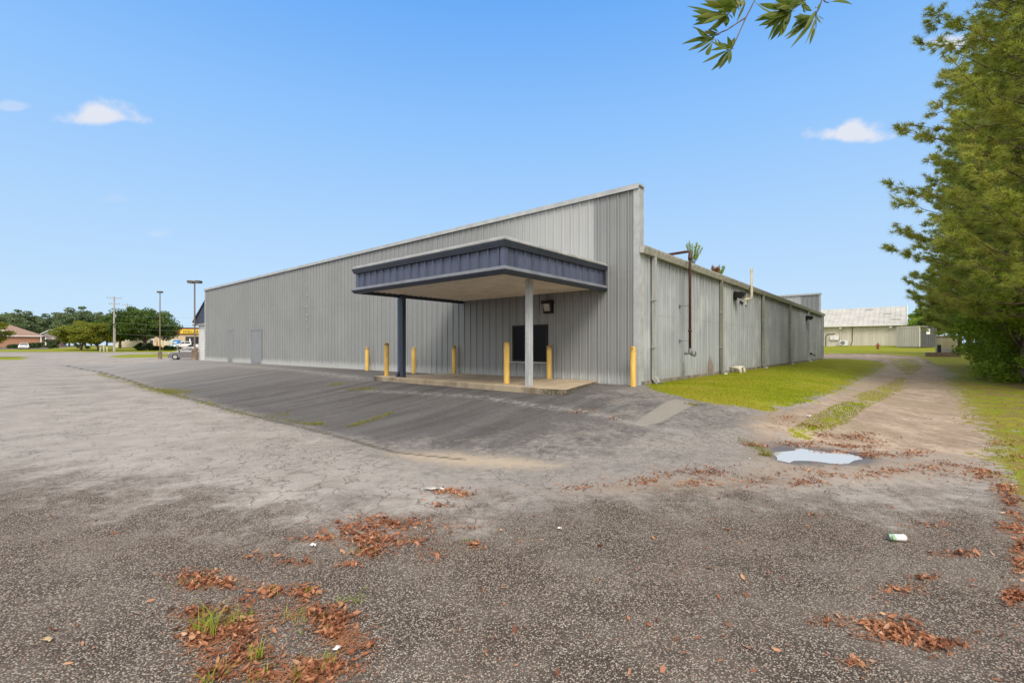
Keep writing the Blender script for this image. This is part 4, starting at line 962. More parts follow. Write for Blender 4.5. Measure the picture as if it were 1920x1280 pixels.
dup(PB, (19.5, 17.4, gz_(19.5, 17.4)), 3.0, 'pine close behind the nearest pine, its trunk among the shrubs', 1.05)
dup(PA, (26.4, 25.4, gz_(26.4, 25.4)), .6, 'pine between the second and third pines along the track', .80)
dup(PB, (22.5, 15.2, gz_(22.5, 15.2)), 2.2, 'pine at the right edge behind the nearest pine', 1.1)
dup(PB, (40.4, 41.1, gz_(40.4, 41.1)), 4.4, 'farthest pine of the row, beyond the utility box', .9)
dup(PA, (33, 26.5, gz_(33, 26.5)), 5.2, 'pine deep in the row behind the leafy shrubs', .95)

def shrub(loc, rx, rz, n, seed, label, size=.085, mat=M_SHRUB, name='leafy_shrub', grp='leafy shrubs under the pines', zc=None):
    r_ = broadleaf(name, (loc[0], loc[1], gz_(*loc)), label, 'shrub', rx, rz, rz * .8 if zc is None else zc, int(40 + rx * 14), .42 * rx ** .5, n, size, mat, rz * .5, .06 + .02 * rx, grp, 0, seed); return r_
shrub((18.6, 16.9), 1.9, 2.6, 15000, 31, 'low spreading leafy shrub nearest the track edge', .085)
shrub((20.6, 18.0), 2.3, 3.4, 17000, 32, 'tall leafy shrub at the right edge under the nearest pine', .09)
shrub((23.3, 21.6), 2.0, 2.9, 13000, 33, 'leafy shrub in the middle of the row', .09)
shrub((27.8, 25.0), 2.3, 3.6, 14000, 34, 'tall leafy shrub right of the utility box', .10)
shrub((31.0, 28.9), 2.2, 3.2, 11000, 35, 'leafy shrub leaning over the utility box', .11)
shrub((18.3, 13.6), 2.0, 3.0, 12000, 36, 'leafy shrub at the frame edge in front of the pines', .085)
shrub((36.5, 33.5), 2.6, 4.2, 10000, 37, 'dark leafy shrub behind the utility box', .13)
shrub((27.5, 22.5), 2.6, 5.0, 12000, 38, 'high leafy bush filling the gap between the pines', .11)
# woods behind the shed
for i, (px, Y, hh, lb) in enumerate(((1752, 80, 7, 'broad tree behind the pale container'), (1800, 62, 7, 'leafy tree between the container and the utility box'), (1832, 58, 8, 'leafy tree behind the utility box roof'), (1760, 110, 9, 'distant tree past the right end of the shed roof'), (1880, 55, 10, 'tall leafy tree behind the shrubs at right'), (1862, 82, 10, 'tree far back in the gap between the shrubs and the pines'), (1915, 66, 10, 'dark tree at the right edge far behind the shrubs'), (1560, 130, 10.0, 'far treetop just showing over the shed ridge'))):
    x = (px - 960) / F * Y
    broadleaf('broadleaf_tree', (x, Y, gz_(x, Y)), lb, 'tree', 4.2, hh * .42, hh * .55, 44, 1.3, 9000, .26, M_OAK if i % 2 else M_SHRUB, hh * .3, .2, 'trees behind the shed', 0, 50 + i)
# left background
def at(px, Y): x = (px - 960) / F * Y; return (x, Y, gz_(x, Y))
broadleaf('oak_tree', at(270, 100), 'big round dark green oak in front of the store', 'tree', 5.9, 4.1, 5.0, 110, 1.5, 26000, .26, M_OAK, 2.0, .38, None, .2, 61)
broadleaf('leafy_tree', at(186, 98), 'yellow-green tree with leaning pale trunk beside the utility pole', 'tree', 4.4, 2.5, 3.5, 70, 1.1, 15000, .22, M_YTREE, 1.3, .22, 'yellow-green trees by the road', -.6, 62)
broadleaf('leafy_tree', at(152, 104), 'yellow-green tree left of the leaning pale trunk', 'tree', 4.6, 2.7, 3.5, 70, 1.2, 15000, .24, M_YTREE, 1.2, .22, 'yellow-green trees by the road', .3, 63)
broadleaf('oak_tree', at(225, 122), 'green tree between the utility pole and the big oak', 'tree', 5.0, 4.0, 5.2, 60, 1.3, 12000, .26, M_OAK, 2.2, .3, None, 0, 64)
broadleaf('leafy_tree', at(-16, 60), 'bright yellow-green tree at the left frame edge', 'tree', 1.7, 2.2, 3.4, 34, .6, 6000, .13, M_YTREE, 1.6, .1, None, 0, 65)
for i, (px, Y, rx, rz, lb) in enumerate(((64, 122, 1.5, .8, 'clipped hedge along the brick house, right part'), (28, 120, 1.6, .6, 'low hedge along the brick house, left part'), (91, 116, 2.1, 1.4, 'round dark bush at the corner of the brick house'), (150, 110, 4.2, 1.9, 'dark bushes under the yellow-green trees'), (272, 101, 2.0, .9, 'dark bush at the foot of the big oak'), (293, 103, .8, .5, 'small round bush left of the lamp post'), (317, 103, 1.0, .5, 'small round bush right of the lamp post'))):
    p = at(px, Y); broadleaf('round_bush', p, lb, 'bush', rx, rz, rz * .75, 30, .5, 4500, .15, M_HEDGE, .3, .06, 'bushes by the houses', 0, 80 + i)
far = []
for i in range(17):
    px = -30 + i * 15.5 + random.uniform(-5, 5); Y = 190 + random.uniform(-20, 45); hh = random.uniform(13.5, 16.5) * Y / 210 * (.95 if i > 8 else 1.05) ; p = at(px, Y)
    words = ['tall', 'pale', 'rounded', 'ragged', 'narrow', 'spreading'][i % 6]
    pos_ = 'above the brick house roof' if px < 62 else 'above the small gable' if px < 108 else 'behind the yellow-green trees' if px < 200 else 'behind the big oak'
    lb = '%s tree in the far treeline %s, %s from the left' % (words, pos_, ('first second third fourth fifth sixth seventh eighth ninth tenth eleventh twelfth thirteenth fourteenth fifteenth sixteenth seventeenth'.split())[i])
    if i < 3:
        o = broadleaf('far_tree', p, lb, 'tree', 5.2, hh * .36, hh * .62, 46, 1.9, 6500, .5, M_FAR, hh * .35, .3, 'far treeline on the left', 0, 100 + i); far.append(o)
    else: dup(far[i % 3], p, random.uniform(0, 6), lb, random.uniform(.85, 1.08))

# overhanging twigs of a tree standing right beside the camera
def hanging():
    Yd = 1.7
    root = thing('overhanging_oak', (3.4, -2.6, 0), 'tree with long narrow leaves hanging into the top of the view', 'tree')
    off = Vector((3.4, -2.6, 0))
    def q(zx, zy, dy=0):
        px = zx / 5.333 + 1260; py = zy / 5.333; y = Yd + dy
        return Vector(((px - 960) / F * y, y, EYE + (650 - py) / F * y)) - off
    tk = MB(); tk.tube([(0, 0, -.4), (.05, .1, 1.2), (-.05, .2, 2.6), (-.5, 1.2, 3.7), (-1.4, 2.8, 4.0), (-2.3, 4.1, 3.75)], [.2, .16, .13, .09, .05, .02], 12); tk.tube([(-.05, .2, 2.6), (.3, -.3, 4.2), (.5, -.8, 6)], [.12, .09, .04], 10)
    tk.build('trunk', M_BARK, root, smooth=True)
    tw = MB(); top = Vector((-2.2, 4.0, 3.76))
    for pts in ([(1000, -700), (900, -200), (830, 0), (740, 175), (640, 400), (600, 490)], [(740, 175), (640, 240), (550, 300), (430, 350), (340, 430)], [(900, -200), (720, 0), (620, 90), (560, 140), (450, 200)], [(1300, -700), (1480, -200), (1500, 0), (1470, 90), (1440, 130), (1400, 160), (1300, 200)],
                [(1480, -200), (1330, 0), (1260, 60), (1200, 100), (1080, 140)], [(1440, 130), (1440, 200), (1440, 280)], [(1480, -200), (1490, -40), (1530, 20), (1570, 32)]):
        tw.tube([q(*p) for p in pts], [.0035] * 1 + [.0022] * (len(pts) - 2) + [.0012], 6)
    for p in ((1000, -700), (1300, -700)): tw.tube([q(*p), q(p[0] + 150, -1100), top], [.0035, .009, .016], 6)
    tw.build('twigs', M_BARK, root, smooth=True)
    LV = []
    def lf(base, tips, wv=46): LV.extend([(base, tp, wv) for tp in tips])
    lf((590, 490), [(378, 505), (298, 628), (388, 705), (440, 660), (518, 640), (568, 640), (425, 370), (628, 370), (580, 390), (470, 690)])
    lf((420, 400), [(155, 505), (250, 530), (350, 545), (262, 400), (245, 275), (330, 350)]); lf((450, 330), [(250, 290), (300, 330), (410, 300), (330, 300)])
    lf((560, 150), [(200, 95), (193, 155), (208, 245), (232, 200), (370, 300), (540, 270), (605, 185), (450, 250), (300, 235), (330, 180), (400, 130)], 54)
    lf((650, 80), [(320, 0), (440, 0), (380, 80), (500, 60), (560, 10), (460, 110), (520, -60), (640, -60), (600, 130)], 54); lf((720, 0), [(540, -30), (600, -60), (700, 60)]); lf((750, 0), [(645, 222)], 28)
    lf((1410, 160), [(1230, 200), (1272, 300), (1190, 300), (1135, 390), (1182, 472), (1335, 320), (1240, 250), (1270, 130)], 44)
    lf((1200, 100), [(868, 30), (820, 205), (880, 250), (922, 292), (982, 402), (1050, 382), (950, 150), (1000, 10), (1140, 30), (1080, 230), (1120, 300), (1000, 180), (1060, 110)], 52)
    lf((1320, 30), [(1060, 60), (1120, -20), (1220, -40), (1400, 110), (1250, 40), (1340, 110), (1180, 40), (1300, -60)], 46); lf((1200, 60), [(990, 60), (1010, -30), (1100, 0)], 48)
    lf((1440, 275), [(1375, 450), (1390, 330)], 30); lf((1445, 150), [(1525, 192), (1500, 236), (1395, 285), (1330, 432)], 24); lf((1490, 20), [(1450, 110), (1430, 60)], 24); lf((1558, 30), [(1806, 46)], 50)
    V = []; Q = []
    rr = np.random.default_rng(5)
    LV += [((b[0] + rr.normal(0, 22), b[1] + rr.normal(0, 22)), (tp[0] + rr.normal(0, 45), min(tp[1], 430) + rr.normal(0, 35)), wv * .9) for b, tp, wv in LV if wv > 40 and rr.random() < .55 and b[0] < 1500]
    for (b, tp, wv) in LV:
        p0 = q(b[0], b[1], rr.normal(0, .012)); p1 = q(tp[0], tp[1], rr.normal(0, .04)); d = p1 - p0; L = d.length; d.normalize()
        s = d.cross(Vector((rr.normal(0, .5), 1, rr.normal(0, .5)))).normalized(); nrm = s.cross(d); hw = wv / 5.333 / F * Yd / 2; cv = rr.uniform(-.12, .12) * L; b0 = len(V)
        prof = ((0, .03), (.10, .10), (.28, .62), (.48, 1.0), (.68, .88), (.86, .45), (1, .02))
        for (f, wf) in prof:
            c = p0 + d * L * f + nrm * (cv * 4 * f * (1 - f)) + Vector((0, 0, -.02 * L * f * f))
            V += [c - s * hw * wf + nrm * hw * wf * .35, c, c + s * hw * wf + nrm * hw * wf * .35]
        for k in range(len(prof) - 1): Q += [(b0 + 3 * k, b0 + 3 * k + 1, b0 + 3 * k + 4, b0 + 3 * k + 3), (b0 + 3 * k + 1, b0 + 3 * k + 2, b0 + 3 * k + 5, b0 + 3 * k + 4)]
    npmesh('leaves', np.array([tuple(v) for v in V]), np.array(Q), M_HANG, root, smooth=True)
hanging()

# plants growing in the gutter
def gutter_plant(sy, h, n, spread, label, x=.12, cl=M_WEED):
    p = C0 + Vv * sy - U * x; root = thing('gutter_plant', (p[0], p[1], PAD + gz - .02), label, 'plant', 0, 'plants growing in the gutter')
    st = MB(); P = []
    for k in range(n):
        a = rng.uniform(0, 6.28); l = rng.uniform(.1, 1) * spread; e = Vector((math.cos(a) * l, math.sin(a) * l, h * rng.uniform(.6, 1))); st.tube([(0, 0, 0), (e.x * .4, e.y * .4, e.z * .5), e], [.008, .006, .003], 5)
        for f in np.linspace(.4, 1, 7): P.append((e.x * f, e.y * f, e.z * f))
    st.build('stem', M_BARK, root)
    P = np.repeat(np.array(P), 7, 0); P += rng.normal(0, .012, P.shape); V, Q = blades(P, rng.uniform(.06, .13, len(P)), .02, .9, 2); npmesh('leaves', V, Q, cl, root)
gutter_plant(3.75, .85, 12, .30, 'tall green weed growing in the gutter behind the red pipe')
gutter_plant(6.05, .34, 7, .18, 'small reddish plant in the gutter beside a downspout', .12, M_LITTER); gutter_plant(6.5, .40, 7, .22, 'bushy little green plant in the gutter above a downspout')

# ------------------------------------------------------------------ lamp posts, poles
M_LPOST = simple('rusty_lamp_post', (.20, .15, .115), .6, 0, .25, 2, streak=True); M_LHEAD = simple('bronze_lamp_head', (.10, .085, .07), .5)
def lamp(px, py, top_px, heads, label):
    g = G(px, py)[0]; h = (py - top_px) / F * g[1]; r = thing('lamp_post', tuple(g), label, 'lamp post', 0, 'parking lot lamp posts')
    MB().cyl((0, 0, -.3), (0, 0, .85), .21, n=20).build('base', simple('stained_concrete', (.23, .17, .12), .9, 0, .35, 2), r); MB().cyl((0, 0, .85), (0, 0, h - .1), .062, .05, 14).box(-.13, -.13, .85, .13, .13, .89).build('pole', M_LPOST, r)
    for sg in heads:
        hd = MB(); hd.extr([(sg * .10, h - .2), (sg * .10, h - .04), (sg * .3, h), (sg * .75, h), (sg * .8, h - .07), (sg * .75, h - .2)], -.2, .2, 'y'); hd.cyl((0, 0, h - .11), (sg * .15, 0, h - .11), .035); ho = hd.build('lamp_head', M_LHEAD, r, bevel=.03)
        MB().box(min(sg * .2, sg * .7), -.15, h - .215, max(sg * .2, sg * .7), .15, h - .201).build('lens', M_LENS, ho)
    return r
lamp(300, 673, 546, (-.32, .32), 'nearer-left lamp post with a small double head, standing alone on the asphalt')
lamp(365, 675, 526, (-.62, .62), 'taller lamp post with wide double head beside the front awning')
def upole(px, Y, top, label, arms):
    p = at(px, Y); h = EYE + (650 - top) / F * Y - p[2]; r = thing('utility_pole', p, label, 'utility pole', R(20), 'utility poles along the road')
    MB().cyl((0, 0, -.4), (0, 0, h), .19, .12, 12).build('pole', M_WOODP, r)
    for dz, wv in arms:
        MB().box(-wv, -.05, h - dz - .06, wv, .05, h - dz + .06).build('crossarm', M_WOODP, r)
        for x in (-wv + .08, wv - .08, -wv * .5): MB().cyl((x, 0, h - dz + .06), (x, 0, h - dz + .26), .04, .03, 8).build('insulator', M_STEEL, r)
    MB().cyl((.26, 0, h * .62), (.26, 0, h * .62 + .7), .16, n=12).build('transformer', M_STEEL, r)
    MB().box(.12, -.05, 0, .2, .05, h * .5).build('cable_guard', M_WHITE, r)
    return p, h
pA, hA = upole(214, 94, 556, 'pale utility pole with crossarms left of the big oak', ((.3, 1.2), (1.5, .9)))
pB, hB = upole(239, 150, 569, 'farther utility pole whose top rises behind the big oak', ((.5, 1.3),))
for k, dz in enumerate((3.6, 5.2, 6.2, 7.4)):
    m = MB(); e = Vector(((470 - 960) / F * 95, 95, hA + pA[2] - dz - .4)); s_ = Vector((pA[0], pA[1], pA[2] + hA - dz)); pts = [s_.lerp(e, f / 10) + Vector((0, 0, -.5 * 4 * f / 10 * (1 - f / 10))) for f in range(11)]
    m.tube(pts, .012, 5); o = m.build('power_line', M_STEEL); tag(o, ('topmost', 'second', 'third', 'lowest')[k] + ' power line crossing in front of the big oak', 'power line', 'power lines by the road')
for k, px in enumerate((188, 195, 201)):
    p = at(px, 96); r = thing('marker_post', p, ('leftmost', 'tallest middle', 'rightmost')[k] + ' of three cream marker posts beside the utility pole', 'post', 0, 'cream marker posts by the road')
    MB().cyl((0, 0, -.2), (0, 0, (.8, 1.25, .9)[k]), .12, n=12).build('marker_tube', M_PVC, r, bevel=.03); MB().cyl((0, 0, (.8, 1.25, .9)[k]), (0, 0, (.8, 1.25, .9)[k] + .06), .13, .08, 12).build('cap', M_PVC, r)

# ------------------------------------------------------------------ cars
M_GREYP = simple('grey_car_paint', (.17, .16, .165), .25, .3, .03, 2); M_WHITEP = simple('white_car_paint', (.75, .75, .74), .25, 0, .03, 2); M_RIM = simple('alloy_rim', (.45, .45, .45), .35, .6, .1, 5); M_GL = simple('tinted_glass', (.03, .035, .04), .08, 0, .05, 2)
M_HL = simple('lamp_glass', (.6, .6, .58), .12, 0, .05, 3); M_TL = simple('red_lamp', (.35, .02, .015), .2)
def car(name, loc, rz, label, cat_, paint, low, cab, wdt, wheels, wr, bed=None):
    """low: side outline of the body (x,z); cab: outline of the cabin; x forward"""
    r = thing(name, loc, label, cat_, rz)
    m = MB(); n = len(low); vs = []; ys = ((-wdt / 2, .965), (-wdt / 2 + .10, 1.0), (wdt / 2 - .10, 1.0), (wdt / 2, .965))
    cx = sum(p[0] for p in low) / n; cz = .55
    for y, k in ys: vs += [(cx + (x - cx) * k, y, cz + (z - cz) * (k if z > .4 else 1)) for x, z in low]
    fs = [(j * n + i, j * n + (i + 1) % n, (j + 1) * n + (i + 1) % n, (j + 1) * n + i) for j in range(3) for i in range(n)] + [tuple(range(n)), tuple(range(3 * n, 4 * n))]
    m.add(vs, fs); m.build('body', paint, r, bevel=.03)
    m = MB(); n = len(cab); zb = min(p[1] for p in cab); zt = max(p[1] for p in cab); vs = []
    def yy(z): return wdt / 2 - .05 - .20 * (z - zb) / (zt - zb)
    vs = [(x, -yy(z), z) for x, z in cab] + [(x, yy(z), z) for x, z in cab]
    m.add(vs, [(i, (i + 1) % n, n + (i + 1) % n, n + i) for i in range(n)] + [tuple(range(n)), tuple(range(n, 2 * n))]); m.build('cabin', paint, r, bevel=.02)
    # windows
    cxx = sum(p[0] for p in cab) / n; czz = (zb + zt) / 2 + .03
    sh = [(cxx + (x - cxx) * .86, czz + (z - czz) * .68) for x, z in cab]
    for sg in (-1, 1):
        for a, b in ((0.0, .5), (.53, 1.0)):
            x0 = min(p[0] for p in sh); x1 = max(p[0] for p in sh); la = x0 + (x1 - x0) * a; lb_ = x0 + (x1 - x0) * b
            pts = clip(sh, la, lb_)
            g = MB(); k = len(pts); g.add([(x, sg * (yy(z) + .004), z) for x, z in pts] + [(x, sg * (yy(z) - .02), z) for x, z in pts], [tuple(range(k)), tuple(range(k, 2 * k))] + [(i, (i + 1) % k, k + (i + 1) % k, k + i) for i in range(k)]); g.build('window', M_GL, r)
    # windscreen and rear window: the two sloped ends
    fr = sorted(cab, key=lambda p: -p[0]); xs = sorted(cab, key=lambda p: p[1])
    def screen(pb, pt, nm):
        e = Vector((pt[0] - pb[0], 0, pt[1] - pb[1])); nn = Vector((e.z, 0, -e.x)).normalized(); nn = nn if (nn.x > 0) == (pb[0] > cxx) else -nn
        q = []
        for f, (px_, pz_) in ((.10, pb), (.92, pb)):
            p = Vector((pb[0], 0, pb[1])) + e * f + nn * .006; w_ = yy(p.z) - .08; q += [(p.x, -w_, p.z), (p.x, w_, p.z)]
        g = MB(); g.add([q[0], q[1], q[3], q[2]] + [tuple(Vector(v) - nn * .02) for v in (q[0], q[1], q[3], q[2])], [(0, 1, 2, 3), (7, 6, 5, 4), (0, 4, 5, 1), (1, 5, 6, 2), (2, 6, 7, 3), (3, 7, 4, 0)]); g.build(nm, M_GL, r)
    base = [p for p in cab if p[1] < zb + .02]; topp = [p for p in cab if p[1] > zt - .12]
    screen(max(base), max(topp), 'windscreen'); screen(min(base), min(topp), 'rear_window')
    for x in wheels:
        for sg in (-1, 1):
            y0 = sg * (wdt / 2 - .20); y1 = sg * (wdt / 2 + .012); wo2 = MB().cyl((x, y0, wr), (x, y1, wr), wr, n=24).build('wheel', M_BLACK, r, bevel=.03)
            MB().cyl((x, y1 - sg * .01, wr), (x, y1 + sg * .012, wr), wr * .66, wr * .6, 20).build('rim', M_RIM, wo2)
    xf = max(p[0] for p in low); xr = min(p[0] for p in low)
    for sg in (-1, 1):
        MB().box(xf - .38, sg * (wdt / 2 - .36) - .17, .62, xf - .035, sg * (wdt / 2 - .36) + .17, .76).build('headlight', M_HL, r, bevel=.03); MB().box(xr + .03, sg * (wdt / 2 - .2) - .12, .72, xr + .12, sg * (wdt / 2 - .2) + .12, .95).build('tail_light', M_TL, r, bevel=.02)
        MB().box(max(base)[0] - .45, sg * (wdt / 2 + .02) - .09, zb + .02, max(base)[0] - .33, sg * (wdt / 2 + .02) + .09, zb + .16).build('mirror', M_DARK, r, bevel=.03)
    MB().box(xf - .1, -wdt * .28, .38, xf - .012, wdt * .28, .52).build('grille', M_DARK, r)
    return r
def clip(poly, a, b):
    def half(P, f, inter):
        o = []
        for i in range(len(P)):
            p, q = P[i], P[(i + 1) % len(P)]
            if f(p): o.append(p)
            if f(p) != f(q): o.append(inter(p, q))
        return o
    ix = lambda x: (lambda p, q: (x, p[1] + (q[1] - p[1]) * (x - p[0]) / (q[0] - p[0])))
    return half(half(poly, lambda p: p[0] >= a - 1e-9, ix(a)), lambda p: p[0] <= b + 1e-9, ix(b))
LOW_H = [(-2.1, .35), (-2.15, .6), (-2.1, .98), (.85, .98), (1.5, .90), (1.95, .74), (2.08, .55), (2.05, .25), (1.7, .2), (-1.9, .22)]
CAB_H = [(-2.05, .96), (-1.85, 1.35), (-1.5, 1.5), (-.2, 1.53), (.3, 1.46), (1.35, .93)]
def on(px, Y, dz=0): p = at(px, Y); return (p[0], p[1], p[2] + dz)
gcar = G(345, 670)[0]
car('hatchback_car', on(357, 55), R(207), 'grey hatchback car parked behind the lamp post by the building corner', 'car', M_GREYP, LOW_H, CAB_H, 1.75, (1.35, -1.25), .32)
LOW_S = [(-2.3, .4), (-2.3, .85), (-1.4, .92), (.9, .90), (2.1, .76), (2.35, .55), (2.3, .25), (-2.2, .25)]; CAB_S = [(-1.7, .88), (-1.1, 1.32), (-.3, 1.40), (.2, 1.36), (1.1, .88)]
car('sedan_car', on(45, 114), R(-46), 'white sedan car parked facing the road before the brick house', 'car', M_WHITEP, LOW_S, CAB_S, 1.8, (1.4, -1.4), .32)
LOW_P = [(-2.8, .55), (-2.8, 1.08), (1.5, 1.10), (2.5, 1.02), (2.7, .8), (2.65, .42), (-2.7, .45)]; CAB_P = [(-1.2, 1.06), (-1.05, 1.7), (-.8, 1.8), (.5, 1.8), (.9, 1.7), (1.5, 1.07)]
car('pickup_truck', on(350, 118), R(200), 'white pickup truck parked in front of the store', 'truck', M_WHITEP, LOW_P, CAB_P, 1.95, (1.75, -1.75), .40)

# ------------------------------------------------------------------ store, houses
M_TAN = simple('tan_stucco', (.58, .45, .31), .8, 0, .08, 1); M_RUSTB = simple('rust_band', (.36, .14, .06), .7, 0, .2, 1); M_YSIGN = simple('yellow_sign_face', (.80, .55, .03), .4, 0, .04, 1)
def store():
    Y = 128; p = at(280, Y); r = thing('store', p, 'tan store with rust coloured band and yellow sign', 'building', R(3))
    s = Y / F; W_ = 26
    MB().box(0, 0, -.6, W_, 14, 3.6).build('wall', M_TAN, r)
    MB().box(-.1, -.25, 3.62, W_ + .1, 14.1, 5.3).build('fascia_band', M_RUSTB, r); MB().box(-.2, -.35, 5.302, W_ + .2, 14.2, 5.5).build('roof_edge', M_DARK, r)
    x0 = (338 - 280) * s; sg = MB().box(x0, -.42, 3.85, x0 + 8, -.252, 5.0).build('sign', M_YSIGN, r, bevel=.03)
    cu = bpy.data.curves.new('sign_lettering', 'FONT'); cu.body = 'DOLLAR'; cu.size = 1.0; cu.extrude = .02; cu.offset = .012; cu.space_character = 1.12
    tmp = bpy.data.objects.new('tmp', cu); col.objects.link(tmp); bpy.context.view_layer.update(); me = bpy.data.meshes.new_from_object(tmp.evaluated_get(bpy.context.evaluated_depsgraph_get())); bpy.data.objects.remove(tmp); tx = bpy.data.objects.new('lettering', me); col.objects.link(tx); tx.parent = sg; tx.location = (x0 + .7, -.45, 4.06); tx.rotation_euler = (R(90), 0, 0); tx.data.materials.clear(); tx.data.materials.append(M_BLACK)
    xd = (346 - 280) * s; MB().box(xd, -.04, -.2, xd + 5.4, -.002, 3.1).build('shop_window', M_GL, r); fm = MB()
    for k in range(5): fm.box(xd + k * 1.35 - .04, -.08, -.2, xd + k * 1.35 + .04, -.041, 3.1)
    fm.build('window_frame', M_DARK, r); MB().box(xd + 1.0, -.14, .9, xd + 1.35, -.09, 2.5).build('door_poster', M_WHITE, r)
    MB().box(-10, 1, -.6, -.01, 9, 2.4).build('side_wing', simple('cream_wall', (.62, .55, .42), .8), r)
    for (px, w_, h_, mt, nm, lb, ct) in ((286, 1.2, 2.4, M_WHITE, 'drinks_machine', 'white vending machine at the store wall behind the oak', 'vending machine'), (293, .9, 1.7, simple('orange_plastic', (.7, .28, .05), .5), 'news_box', 'orange box outside the store left of the lamp post', 'box'), (303, 1.6, 2.2, simple('tan_plastic', (.7, .48, .2), .5), 'soda_machine', 'tan vending machine right behind the lamp post', 'vending machine'),
            (315, 1.7, 2.0, M_WHITE, 'ice_freezer', 'white ice freezer outside the store', 'freezer'), (323, 1.5, 2.1, simple('pale_blue', (.45, .62, .70), .5), 'propane_locker', 'pale blue locker beside the white ice freezer', 'locker')):
        q = at(px, Y - 2.2); k = thing(nm, q, lb, ct); MB().box(-w_ / 2, -.4, 0, w_ / 2, .4, h_).build('case', mt, k, bevel=.05); MB().box(-w_ * .38, -.43, h_ * .35, w_ * .38, -.401, h_ * .88).build('door_panel', M_GL if nm == 'drinks_machine' else M_PVC, k, bevel=.02)
    q = at(332, Y - 6); k = thing('donation_bin', q, 'bright blue drop box beside the white pickup', 'bin'); MB().extr([(-.8, 0), (-.8, 1.5), (-.55, 2.1), (.55, 2.1), (.8, 1.5), (.8, 0)], -.6, .6, 'y').build('bin_case', simple('blue_plastic', (.05, .25, .62), .4), k, bevel=.08); MB().box(-.4, -.65, 1.3, .4, -.601, 1.65).build('flap', M_WHITE, k)
    # dark motorcycle seen end-on beside the pickup
    q = at(358, 114); k = thing('motorcycle', q, 'dark motorcycle parked beside the white pickup', 'motorcycle', R(80)); bd = MB(); bd.extr([(-.6, .5), (-.75, .8), (-.2, .95), (.1, 1.1), (.5, 1.05), (.6, .7), (.3, .35), (-.3, .35)], -.16, .16, 'y'); bd.tube([(.55, -.4, 1.25), (.5, 0, 1.15), (.55, .4, 1.25)], .03); bd.build('motorcycle_frame', M_DARK, k, bevel=.05)
    for x in (-.75, .75): MB().cyl((x, -.07, .32), (x, .07, .32), .32, n=20).build('wheel', M_BLACK, k)
    MB().box(.55, -.28, 1.0, .6, .28, 1.75).build('windshield', M_GL, k)
store()
def house():
    Y = 130; p = at(-60, Y); p = (p[0], p[1], gz_(p[0] + 5, p[1] + 5)); M_SH = simple('brown_shingle', (.26, .165, .125), .9, 0, .15, 2)
    r = thing('brick_house', p, 'low brick building with brown hipped roof and arched dormer', 'building', R(40))
    x1 = 14.2; MB().box(0, 0, -.8, x1, 12, 3.15).build('wall', M_BRICK, r)
    ro = MB(); e = .6; ro.add([(-e, -e, 3.3), (x1 + e, -e, 3.3), (x1 + e, 12 + e, 3.3), (-e, 12 + e, 3.3), (6, 6, 6.5), (x1 - 6.6, 6, 6.5)], [(0, 1, 5, 4), (1, 2, 5), (2, 3, 4, 5), (3, 0, 4), (3, 2, 1, 0)]); roo = ro.build('roof', M_SH, r); MB().box(-e - .05, -e - .06, 3.08, x1 + e + .05, 12 + e, 3.298).build('fascia_board', M_WHITE, r)
    xd = 6.6; dm = MB(); pts = [(xd + .9 * math.cos(a), 4.0 + .9 * math.sin(a)) for a in np.linspace(0, math.pi, 12)] + [(xd - .9, 3.4), (xd + .9, 3.4)]; dm.extr(pts, -.1, 3, 'y'); do = dm.build('dormer', M_WHITE, roo); MB().extr([(xd + .65 * math.cos(a), 4.0 + .65 * math.sin(a)) for a in np.linspace(0, math.pi, 12)], -.14, -.101, 'y').build('dormer_window', M_GL, roo)
    for x in (x1 - .3, x1 - 2.0): pass
    q = at(72, Y); m = MB()
    for x in (x1 + .2, x1 + 1.2): MB().box(x, -1.6, -.4, x + .25, -1.35, 3.05).build('porch_post', M_WHITE, r)
    MB().extr([(x1 - .1, 3.05), (x1 + 1.7, 3.3), (x1 + 4.8, 2.2), (x1 + 4.8, 2.0), (x1 + 1.7, 3.08)], -1.8, 2, 'y').build('porch_roof', M_SH, r)
    MB().box(x1 + .01, .2, -.8, x1 + 4.5, 6, 2.3).build('wall', M_BRICK, r)
    # second house: grey gable behind
    Y2 = 150; p2 = at(70, Y2); k = thing('gabled_house', p2, 'grey gabled house between the brick building and the trees', 'house', R(38)); w2 = 5.2
    MB().extr([(0, -.8), (0, 3.4), (w2 / 2 + .3, 5.4), (w2 + .6, 3.4), (w2 + .6, -.8)], 0, 10, 'y').build('wall', simple('grey_siding', (.27, .25, .24), .8), k)
    MB().extr([(-.6, 3.25), (w2 / 2 + .3, 5.62), (w2 + 1.2, 3.25), (w2 + 1.2, 3.02), (w2 / 2 + .3, 5.38), (-.6, 3.02)], -.3, 10.3, 'y').build('roof', M_WHITE, k); MB().cyl((w2 * .7, -.12, 2.7), (w2 * .7, -.01, 2.7), .3, n=16).build('gable_light', M_WHITE, k)
house()

